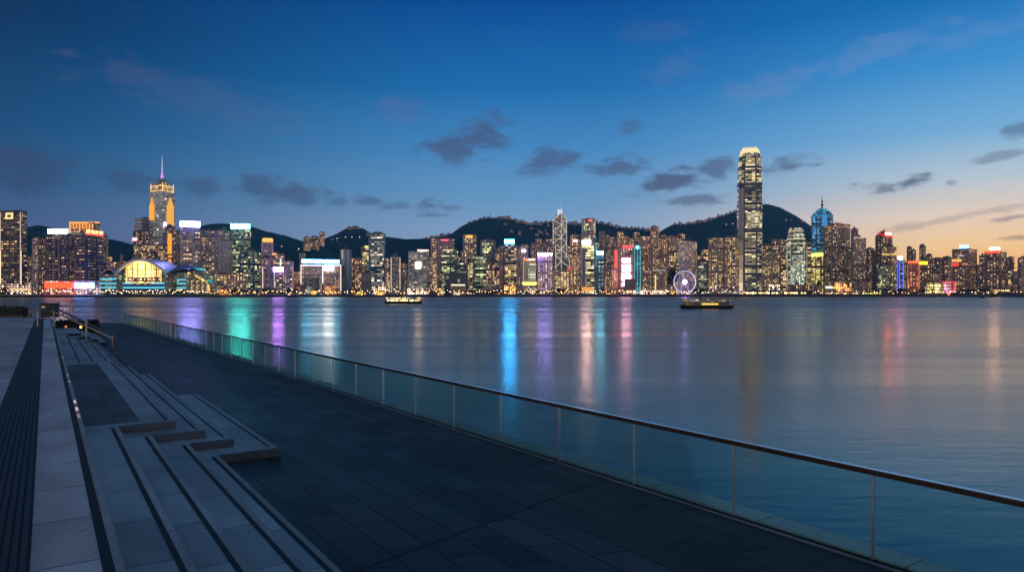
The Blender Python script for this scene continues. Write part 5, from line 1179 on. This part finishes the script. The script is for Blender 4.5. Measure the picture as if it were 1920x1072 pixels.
# ------------------------------------------------------------------ piers on the right
def pier(label, x0, x1, yt, ya, yb, ca, cb, off=18, k=1.2, roof=(.05,.05,.06), n=None, D=None):
    D = D or shore((x0+x1)/2)+off; Zf = lambda y: PZ(y,D); pl = plan(x0,x1,D,None,22); c = sum((Vector(p) for p in pl),Vector((0,0)))/4; org = Vector((c.x,c.y,Z_LAND))
    t = thing('pier_building',label,'pier',org)
    mb = MB(); mb.prism(inset(pl,.96),Z_LAND,Zf(yt)-1.2); mb.build('hall',[facade('shop',ca=ca,cb=cb,p=.85,k=k,bay=4.5,flo=4.6,wx=.8,wy=.6,wall=(.10,.08,.06))],t,org)
    e = inset(pl,1.06); r = inset(pl,.6)
    mb = MB(); mb.loft([[(*p,Zf(yt)-1.3) for p in e],[(*p,Zf(yt)-.8) for p in e],[(*p,Zf(yt)+1.2) for p in r]]); mb.build('roof',plain('pier_roof',roof,.6),t,org)
    a, b_ = Vector(pl[0]), Vector(pl[1]); d = b_-a; L = d.length; n = max(3,int(L/9)); nn = Vector((d.y,-d.x)).normalized()
    for i in range(min(n,9)):
        p = a+d*((i+.5)/min(n,9))+nn*1.5; mb = MB(); mb.tube((p.x,p.y,Z_LAND),(p.x,p.y,Zf(yt)-1.2),.35,6); mb.build('column',M_DARK,t,org)
    return t
G1, G2 = (1,.62,.2), (1,.78,.42)
pier('low white roofed ferry pier left of the great tower',1308,1388,546,0,0,(.6,.7,.6),WHITE,k=.25,roof=(.45,.45,.42))
pier('dark hipped pier with a gold lit arcade at the foot of the great tower',1392,1460,545,0,0,G1,G2,k=1.5)
pier('reddish brown pier glowing orange below the smaller crowned tower',1464,1523,546,0,0,(1,.45,.14),G2,k=1.2,roof=(.08,.04,.035))
pier('grey pier strung with amber lamps before the tan podium',1544,1612,548,0,0,WARM,CREAM,k=.8)
pier('pier with a long yellow lit deck left of the blue tube tower',1614,1654,548,0,0,(1,.75,.12),(1,.85,.3),k=1.5)
pier('dark pier with dotted yellow lamps under the blue tube tower',1658,1732,549,0,0,(1,.8,.3),WHITE,k=.5)
pier('pier with a red lamp at one end and yellow lamps along it',1777,1824,549.5,0,0,(1,.66,.10),(1,.72,.2),k=1.4)
pier('long low pier of amber windows at the far right',1856,1930,549,0,0,(1,.60,.12),(1,.7,.25),k=1.3)
pier('two tier amber pier block behind the long low pier at far right',1858,1893,541,0,0,(1,.52,.12),(1,.65,.25),off=50,k=.9)
e = thing('beacon','red glowing lamp on the left end of the yellow lamped pier','lamp',(PX(1779,1175),1180,Z_LAND)); mb = MB(); mb.lathe((PX(1779,1180),1180),[(1,Z_LAND),(1.6,4),(1.6,6.5),(.6,7.5)],8); mb.build('lamp_head',sgn((1,.10,.03),5),e,e.location); mb = MB(); mb.lathe((PX(1779,1180),1180),[(1.9,Z_LAND),(1.9,Z_LAND+.5)],8); mb.build('base',M_DARK,e,e.location)

# ------------------------------------------------------------------ blocks filling the gaps behind the front row
TOPS = [(40,500),(130,500),(200,505),(330,480),(480,492),(560,505),(660,492),(740,498),(790,490),(860,478),(930,470),(975,462),(1030,455),(1085,452),(1130,452),(1180,440),(1215,448),(1232,430),(1252,443),(1278,440),(1300,470),(1370,468),(1450,465),(1520,470),(1640,478),(1720,492),(1780,500),(1850,505),(1925,505)]
def fillers():
    rnd = random.Random(77); front = sorted([b for b in ALLB if b.short], key=lambda b: (b.x0+b.x1)/2)
    used = {}
    x = 46.0; i = 0
    while x < 1915:
        w = rnd.uniform(11, 19); xc = x+w/2
        dense = 980 < xc < 1285
        yt = lerp_tab(TOPS, xc)+rnd.uniform(-11, 13)
        sty = rnd.choice(['residw','resid','residw','resid','residd']) if xc < 1640 else rnd.choice(['dusk','residd','resid','dusk'])
        if xc > 1170 and xc < 1290: sty = 'residw'
        L = [b for b in front if (b.x0+b.x1)/2 <= xc]; Rr = [b for b in front if (b.x0+b.x1)/2 > xc]
        a = L[-1].short if L else 'left edge'; c = Rr[0].short if Rr else 'right edge'
        col_ = {'residw':'warm lit','resid':'brown','residd':'dim brown','dusk':'dusky'}[sty]
        if a == c: lab = f'{col_} apartment tower rising behind the {a}'
        else: lab = f'{col_} tower behind, between {a} and {c}'
        key = lab
        if key in used:
            used[key] += 1
            lab = lab.replace('apartment tower','tower').replace('tower', ['narrow tower','squat tower','plain tower','stepped tower'][used[key]-1 if used[key] < 5 else 3], 1)
        else: used[key] = 0
        B('apartment_tower',lab,'apartment tower',x,x+w,yt,rnd.uniform(520,760),sty,c=x+w*rnd.uniform(.3,.7),group='apartment towers crowding behind the front row',p=rnd.uniform(.3,.6),k=rnd.uniform(.7,1.0))
        x += w*(rnd.uniform(.72,1.0) if dense else rnd.uniform(.95,1.6)); i += 1
    # mid-levels towers
    for xa,xb,yt,l in [(1187.5,1199,436,'tall warm tower rising behind the cyan lit tower'),(1202,1216,451,'squat gold tower right of the cyan lit tower'),(1220.5,1236.5,426,'tallest brown mid level tower below the hill saddle'),(1239,1253,441,'left of twin speckled towers below the hill'),(1252.5,1266,442,'right of twin speckled towers below the hill'),(1269,1284,438.5,'pointed warm tower behind the pale wheel tower')]:
        B('apartment_tower',l,'apartment tower',xa,xb,yt,880,'residw',c=xa+6,p=.5)
fillers()

# ------------------------------------------------------------------ houses and blocks along the hill crests
def crest_houses():
    rnd = random.Random(31)
    hm = [facade('resid',p=.5,k=.5,bay=5,flo=4.2,wall=(.16,.12,.11)), facade('residw',p=.6,k=.5,bay=5,flo=4.2), facade('residd',p=.4,k=.5,bay=5,flo=4.2)]
    roof = plain('house_roof',(.07,.05,.045),.8)
    protos = []
    for i in range(6):
        w, d, h = rnd.uniform(9,17), rnd.uniform(9,14), rnd.uniform(8,17)
        e = thing('hillside_house','','house',(0,0,-400))
        mb = MB(); mb.prism([(-w/2,-d/2),(w/2,-d/2),(w/2,d/2),(-w/2,d/2)],-4,h); mb.build('wall',hm[i%3],e)
        mb = MB(); mb.loft([[(-w/2-.4,-d/2-.4,h),(w/2+.4,-d/2-.4,h),(w/2+.4,d/2+.4,h),(-w/2-.4,d/2+.4,h)],[(-w/4,-d/6,h+2.6),(w/4,-d/6,h+2.6),(w/4,d/6,h+2.6),(-w/4,d/6,h+2.6)]]); mb.build('roof',roof,e)
        protos.append(e)
    used = set()
    def put(x, y, key, label, group):
        D = HILLS[key][0]; i = rnd.randrange(6)
        yr = lerp_tab(HILLS[key][1], x)
        # depth on the front slope for a point below the crest
        t = min(.9, max(0, (y-yr)/max(20, 560-yr)))*.9
        Y = D-t*D*.24-3
        if i not in used: e = protos[i]; used.add(i)
        else: e = copy_tree(protos[i])
        e.location = (PX(x,Y), Y, PZ(y,Y)); e.rotation_euler = (0,0,rnd.uniform(-.5,.5)-math.atan((x-960)/F)); s = rnd.uniform(.5,.9); e.scale = (s,s,s)
        e['label'] = label; e['group'] = group
    runs = [('mid',(651,673,9,427.5),'small house among the lights crowning the hill left of the dashed blue tower','houses on the left hilltop'),
            ('ridge',(725,842,28,447),'small lit house strung along the low saddle above the white edged tower','houses on the low saddle'),
            ('ridge',(880,925,9,414),'small lit house on the left shoulder of the middle hill','houses on the middle hill shoulder'),
            ('ridge',(930,1035,24,416),'small lit house along the middle hill crest left of the braced tower','houses on the middle crest'),
            ('ridge',(1064,1090,8,420),'small lit house on the crest just right of the braced tower','houses right of the braced tower'),
            ('ridge',(1118,1240,28,426),'small lit house along the hill saddle above the white screens tower','houses on the right saddle'),
            ('peak',(1262,1355,20,415),'small lit house on the crest left of the great tower','houses on the peak crest'),
            ('peak',(1355,1382,5,402),'small lit house just left of the great tower near the crest','houses by the great tower')]
    for key,(xa,xb,n,yy),lab,grp in runs:
        for i in range(n):
            x = xa+(xb-xa)*(i+rnd.random())/n; put(x, lerp_tab(HILLS[key][1],x)+rnd.uniform(-.5,2.8), key, lab, grp)
    for key,(xa,xb,ya,yb),n,lab,grp in [('ridge',(900,1035,416,442),20,'small lit house scattered on the dark face of the middle hill','houses on the middle hill face'),('ridge',(1005,1090,430,470),24,'small lit house on the slope around the braced tower','houses on the slope by the braced tower'),
                                        ('mid',(600,690,440,462),6,'small lit house low on the dark hill above the outlined hotel','houses above the outlined hotel'),('left',(70,250,462,500),8,'small lit house on the dark hill behind the red lettered hotel','houses on the far left hill')]:
        for _ in range(n): put(rnd.uniform(xa,xb), rnd.uniform(ya,yb), key, lab, grp)
    # lamps dotted along hill roads
    rm = sgn((1,.72,.42),6); first = None
    for key,pts in [('peak',[(1447,410.5),(1462,412),(1474,412),(1484,412),(1497,413.5),(1505,415.5),(1362,420.5),(1374,419)]),('mid',[(632,447),(648,444.5),(660,444.5),(674,444.5)]),('left',[(528,462),(545,466),(560,467),(505,465)])]:
        for x,y in pts:
            D = HILLS[key][0]; yr = lerp_tab(HILLS[key][1],x); t = max(0,(y-yr)/(560-yr))*.9; Y = D-t*D*.24-18; loc = (PX(x,Y),Y,PZ(y,Y)-6)
            if first is None:
                first = thing('road_lamp','','lamp',(0,0,0)); mb = MB(); mb.tube((0,0,-6),(0,0,5.6),.2,5); mb.build('pole',M_DARK,first); mb = MB(); mb.lathe((0,0),[(.4,5.2),(1.1,5.6),(1.1,6.6),(.3,7.0)],6); mb.build('lamp_head',rm,first); e = first
            else: e = copy_tree(first)
            e.location = loc; e['group'] = 'lamps along the hill roads'; e['label'] = {'peak':'single road lamp shining on the dark peak beside the great tower','mid':'single road lamp on the dark hill above the pale blue tower','left':'single road lamp on the dark slope above the golden crown tower'}[key]
    # masts on the summits
    for x,yb,yt,key,l in [(920,409,398,'ridge','thin mast on top of the middle hill'),(1433,384,373.5,'peak','lattice mast on the peak beside the great tower')]:
        D = HILLS[key][0]; o = Vector((PX(x,D),D,PZ(yb,D))); e = thing('radio_mast',l,'mast',o); mb = MB(); mb.tube(o-Vector((0,0,4)),(o.x,o.y,PZ(yt,D)),.9,5,.4); mb.build('pole',M_DARK,e,o)
        mb = MB(); zt = PZ(yt,D); 
        for k in (.45,.7): zz = o.z+(zt-o.z)*k; mb.tube((o.x-3.2,o.y,zz),(o.x+3.2,o.y,zz),.5,5)
        mb.build('crossbar',M_DARK,e,o)
crest_houses()

# ------------------------------------------------------------------ waterfront lamps and trees
def waterfront():
    rnd = random.Random(9)
    def lamp(c, s, h, r):
        e = thing('street_lamp','','street lamp',(0,0,0))
        mb = MB(); mb.tube((0,0,0),(0,0,h),.14,5); mb.build('pole',M_DARK,e)
        mb = MB(); mb.lathe((0,0),[(r*.4,h-r*.5),(r,h),(r,h+r*.6),(r*.3,h+r)],7); mb.build('lamp_head',sgn(c,s),e); return e
    kinds = [(lamp((1,.46,.14),11,6.5,.62),'warm amber'),(lamp((1,.66,.34),10,7.5,.58),'cream white'),(lamp((1,.36,.07),11,5,.8),'deep orange'),(lamp((1,.85,.7),10,5.5,.5),'white')]
    first = [True]*4
    zones = [(0,190,34,'before the hotels at the left'),(190,395,70,'along the quay of the convention hall'),(395,560,34,'on the quay below the turquoise sign tower'),(560,760,46,'on the quay before the outlined hotel'),(800,980,40,'on the quay below the blue sign tower'),(980,1270,72,'on the quay between golden flared building and ferris wheel'),(1270,1400,26,'on the quay by the ferris wheel'),(1400,1920,60,'among the piers at the right')]
    for xa,xb,n,where in zones:
        for i in range(n):
            x = xa+(xb-xa)*(i+rnd.random())/n; k = rnd.choices([0,1,2,3],[4,3,1.6,1.3])[0]
            if 190 < x < 395: k = rnd.choices([1,3,0],[3,2,1])[0]
            e, nm = kinds[k]
            if first[k]: first[k] = False
            else: e = copy_tree(e)
            Y = shore(x)+rnd.choice([3,4,9,16,30,48]); 
            if 186 < x < 392: Y = shore(x)+rnd.choice([4,14])
            e.location = (PX(x,Y),Y,Z_LAND+.0); s = rnd.uniform(.7,1.15); e.scale = (s,s,rnd.uniform(.6,1.25)); e['label'] = f'{nm} street lamp {where}'; e['group'] = f'{nm} lamps {where}'
    # trees
    leaf = plain('tree_leaf',(.035,.050,.028),.85,noise=.5,scale=.8); bark = plain('bark',(.06,.045,.035),.9)
    trees = []
    for v in range(4):
        e = thing('tree','','tree',(0,0,0)); h = rnd.uniform(8,10.5)
        mb = MB(); mb.tube((0,0,-.3),(.2,0,h*.55),.28,6,.15)
        for _ in range(3): a = rnd.uniform(0,6.28); mb.tube((.1,0,h*.4),(math.cos(a)*1.8,math.sin(a)*1.8,h*.68),.12,5,.06)
        mb.build('trunk',bark,e)
        mb = MB(); lobes = [(rnd.uniform(-2,2),rnd.uniform(-2,2),h*rnd.uniform(.55,.85),rnd.uniform(1.4,2.4)) for _ in range(6)]
        for _ in range(330):
            lx,ly,lz,lr = rnd.choice(lobes); d = Vector((rnd.gauss(0,1),rnd.gauss(0,1),rnd.gauss(0,.8))).normalized()*lr*rnd.uniform(.55,1.05)
            p = Vector((lx,ly,lz))+d; a = Vector((rnd.uniform(-1,1),rnd.uniform(-1,1),rnd.uniform(-1,1))).normalized()*.55; b_ = a.orthogonal().normalized()*.42
            mb.face([p-a,p+b_,p+a,p-b_])
        mb.build('crown',leaf,e); trees.append(e)
    ft = [True]*4
    tz = [(3,14,4,'near the emblem hotel at the left'),(195,395,26,'lining the convention hall quay'),(425,560,24,'in the dark belt below the golden crown tower'),(640,740,9,'on the quay before the dashed blue tower'),(800,845,7,'beside the square window office'),(884,938,16,'in the dark grove left of the blue sign tower'),(965,1010,5,'by the golden flared building'),(1036,1060,9,'before the gold windowed office'),(1300,1330,6,'right of the ferris wheel'),(1655,1735,14,'behind the dotted lamp pier'),(1800,1850,8,'left of the long low pier')]
    for xa,xb,n,where in tz:
        for i in range(n):
            x = xa+(xb-xa)*(i+rnd.random())/n; k = rnd.randrange(4); e = trees[k]
            if ft[k]: ft[k] = False
            else: e = copy_tree(e)
            Y = shore(x)+rnd.choice([20,28,38,55])
            if 186 < x < 392: Y = shore(x)+rnd.choice([10,20])
            e.location = (PX(x,Y),Y,Z_LAND); s = rnd.uniform(.65,1.25)*(1.25 if 884<xa<890 or xa == 1036 else .85 if xa == 195 else 1); e.scale = (s*1.15,s*1.15,s); e.rotation_euler = (0,0,rnd.uniform(0,6.28))
            e['label'] = f'dark leafy tree {where}'; e['group'] = f'trees {where}'
    # the big dark rounded trees by the pale wheel tower
    for x,yt,w,l in [(1262,503,1.9,'tall dark rounded tree left of the ferris wheel'),(1256,515,1.3,'shorter dark tree beside the tall rounded one by the ferris wheel')]:
        e = copy_tree(trees[1]); Y = shore(x)+95; H = PZ(yt,Y)-Z_LAND; e.location = (PX(x,Y),Y,Z_LAND); e.scale = (w*1.5,w*1.5,H/10.0); e['label'] = l; e['group'] = 'big trees by the ferris wheel'
    # orange lit kiosk tents on the shore
    for x,yt,w,c,l in [(418,541,16,(1,.36,.06),'orange glowing market tent right of the convention hall'),(431,540,6,(1,.42,.10),'tall orange glowing tent beside the market tent'),(541,548,6,(1,.5,.3),'peach glowing round kiosk at the water below mauve tower'),(484,547,5,(1,.62,.25),'small amber kiosk among the dark trees'),(612,544,7,(1,.5,.05),'golden cube kiosk before the outlined hotel'),(672,544,16,(1,.62,.12),'yellow glowing kiosk row before the blank grey box'),(825,540,14,(1,.62,.25),'amber glowing kiosk beside the square window office'),(857,547,18,(1,.82,.5),'cream lit kiosk before the bright strip hall'),(712,544,18,(1,.5,.12),'orange lit terrace before the dashed blue tower')]:
        D = shore(x)+26; pl = plan(x-w/2,x+w/2,D,None,8); cc = sum((Vector(p) for p in pl),Vector((0,0)))/4; o = Vector((cc.x,cc.y,Z_LAND)); e = thing('kiosk',l,'kiosk',o); z1 = PZ(yt,D)
        mb = MB(); mb.prism(pl,Z_LAND,z1-1); mb.build('body',facade('shopo',ca=c,cb=c,p=.9,k=.75,bay=2.5,flo=3,wx=.8),e,o)
        mb = MB(); mb.loft([[(*p,z1-1) for p in inset(pl,1.08)],[(*p,z1+.6) for p in inset(pl,.35)]]); mb.build('roof',plain('kiosk_roof',(.14,.08,.05),.7),e,o)
waterfront()

# ------------------------------------------------------------------ boats
def ferry(label, x0, x1, ywl, hull_h, deck_lit, upper_lit, gold, sag, ztop):
    Y = EYE*F/(ywl-HOR); L = (x1-x0)*Y/F; cx = PX((x0+x1)/2,Y); W = L*.26; o = Vector((cx,Y,0)); t = thing('ferry',label,'ferry',o)
    def deck(k, w): # plan outline, double ended
        n = 8; P = []
        for i in range(n+1):
            a = -math.pi/2+math.pi*i/n; P.append((L/2*k-W*.55+W*.55*max(0,math.cos(a)), w*W/2*math.sin(a)))
        return P+[(-x,-y) for x,y in P]
    def ring2(k,w,z,s=0.0): return [(cx+x, Y+y, z+s*(abs(x)/(L/2))**2) for x,y in deck(k,w)]
    mb = MB(); mb.loft([ring2(.90,.80,-.4),ring2(.97,.96,hull_h*.5,.1),ring2(1.0,1.0,hull_h,.25)]); mb.build('hull',plain('hull_black',(.012,.014,.014),.45),t,o)
    mb = MB(); mb.loft([ring2(1.0,1.0,hull_h+.02,.25),ring2(1.0,1.0,hull_h+.18,.25)]); mb.build('rubbing_strake',plain('strake_white',(.35,.33,.30),.5),t,o)
    mb = MB(); mb.loft([ring2(.84,.82,hull_h+.18),ring2(.84,.82,hull_h+1.15)]); lit = facade('shop',ca=gold,cb=gold,p=deck_lit[0],k=deck_lit[1],bay=1.5,flo=1.2,wx=.82,wy=.85,wall=(.10,.09,.07)); mb.build('lower_saloon',lit,t,o)
    if deck_lit[2]:
        mb = MB(); a,b_ = deck_lit[2]; mb.box(PX(a,Y),PX(b_,Y),Y-W*.46,Y-W*.42,hull_h+.2,hull_h+.95); mb.build('lit_doorway',sgn(gold,1.6),t,o)
    z2 = hull_h+1.2
    mb = MB(); mb.loft([ring2(.95,.96,z2,sag*.5),ring2(.95,.96,z2+.16,sag*.5)]); mb.build('upper_deck',plain('deck_brown',(.12,.08,.05),.6),t,o)
    mb = MB(); mb.loft([ring2(.90,.86,z2+.16,sag*.6),ring2(.90,.86,z2+1.05,sag)]); mb.build('upper_saloon',facade('shop',ca=CREAM,cb=(1,.72,.5),p=upper_lit[0],k=upper_lit[1],bay=1.6,flo=1.6,wx=.85,wy=.8,wall=(.42,.36,.30)),t,o)
    mb = MB(); mb.loft([ring2(.97,.98,z2+1.05,sag),ring2(.97,.98,z2+1.18,sag),ring2(.80,.5,z2+1.40,sag)]); mb.build('roof',plain('roof_cream',(.34,.30,.27),.5),t,o)
    mb = MB(); mb.loft([[(cx-1.0,Y-1,z2+.6),(cx+1.0,Y-1,z2+.6),(cx+1.0,Y+1,z2+.6),(cx-1.0,Y+1,z2+.6)],[(cx-.9,Y-.9,ztop),(cx+.9,Y-.9,ztop),(cx+.9,Y+.9,ztop),(cx-.9,Y+.9,ztop)]]); mb.build('wheelhouse',facade('shop',ca=gold,cb=CREAM,p=.9,k=.5,bay=.7,flo=.8),t,o)
    mb = MB(); mb.tube((cx-2.6,Y,z2+1.2),(cx-2.6,Y,ztop+.5),.45,10,.40); mb.build('funnel',M_DARK,t,o)
    mb = MB(); mb.tube((cx+2.5,Y,z2+1.2),(cx+2.5,Y,ztop+1.0),.07,6,.03); mb.build('mast',M_STEEL,t,o)
ferry('far ferry with golden lit decks, left of centre on the water',720,793,569.3,1.35,(1.5,2.2,None),(1.5,1.2),(1,.66,.24),.35,4.9)
ferry('nearer dark hulled ferry with cream upturned roof and a gold lit doorway',1273,1377,578,1.25,(.10,.4,(1313,1343)),(.16,.55),(1,.58,.08),.75,4.3)
def launch():
    Y = 880; o = Vector((PX(1842,Y),Y,0)); t = thing('small_boat','tiny dark launch on the water near the far right piers','boat',o)
    mb = MB(); f = lambda k,z: [(o.x+x*k,Y+y*k,z) for x,y in [(-3.6,-1),(2.2,-1.1),(4.0,0),(2.2,1.1),(-3.6,1)]]
    mb.loft([f(.8,-.2),f(1,.9)]); mb.build('hull',plain('hull_black',(.012,.014,.014),.45),t,o)
    mb = MB(); mb.box(o.x-1.8,o.x+.9,Y-.8,Y+.8,.9,2.1); mb.build('cabin',plain('cabin_grey',(.06,.06,.07),.5),t,o)
launch()
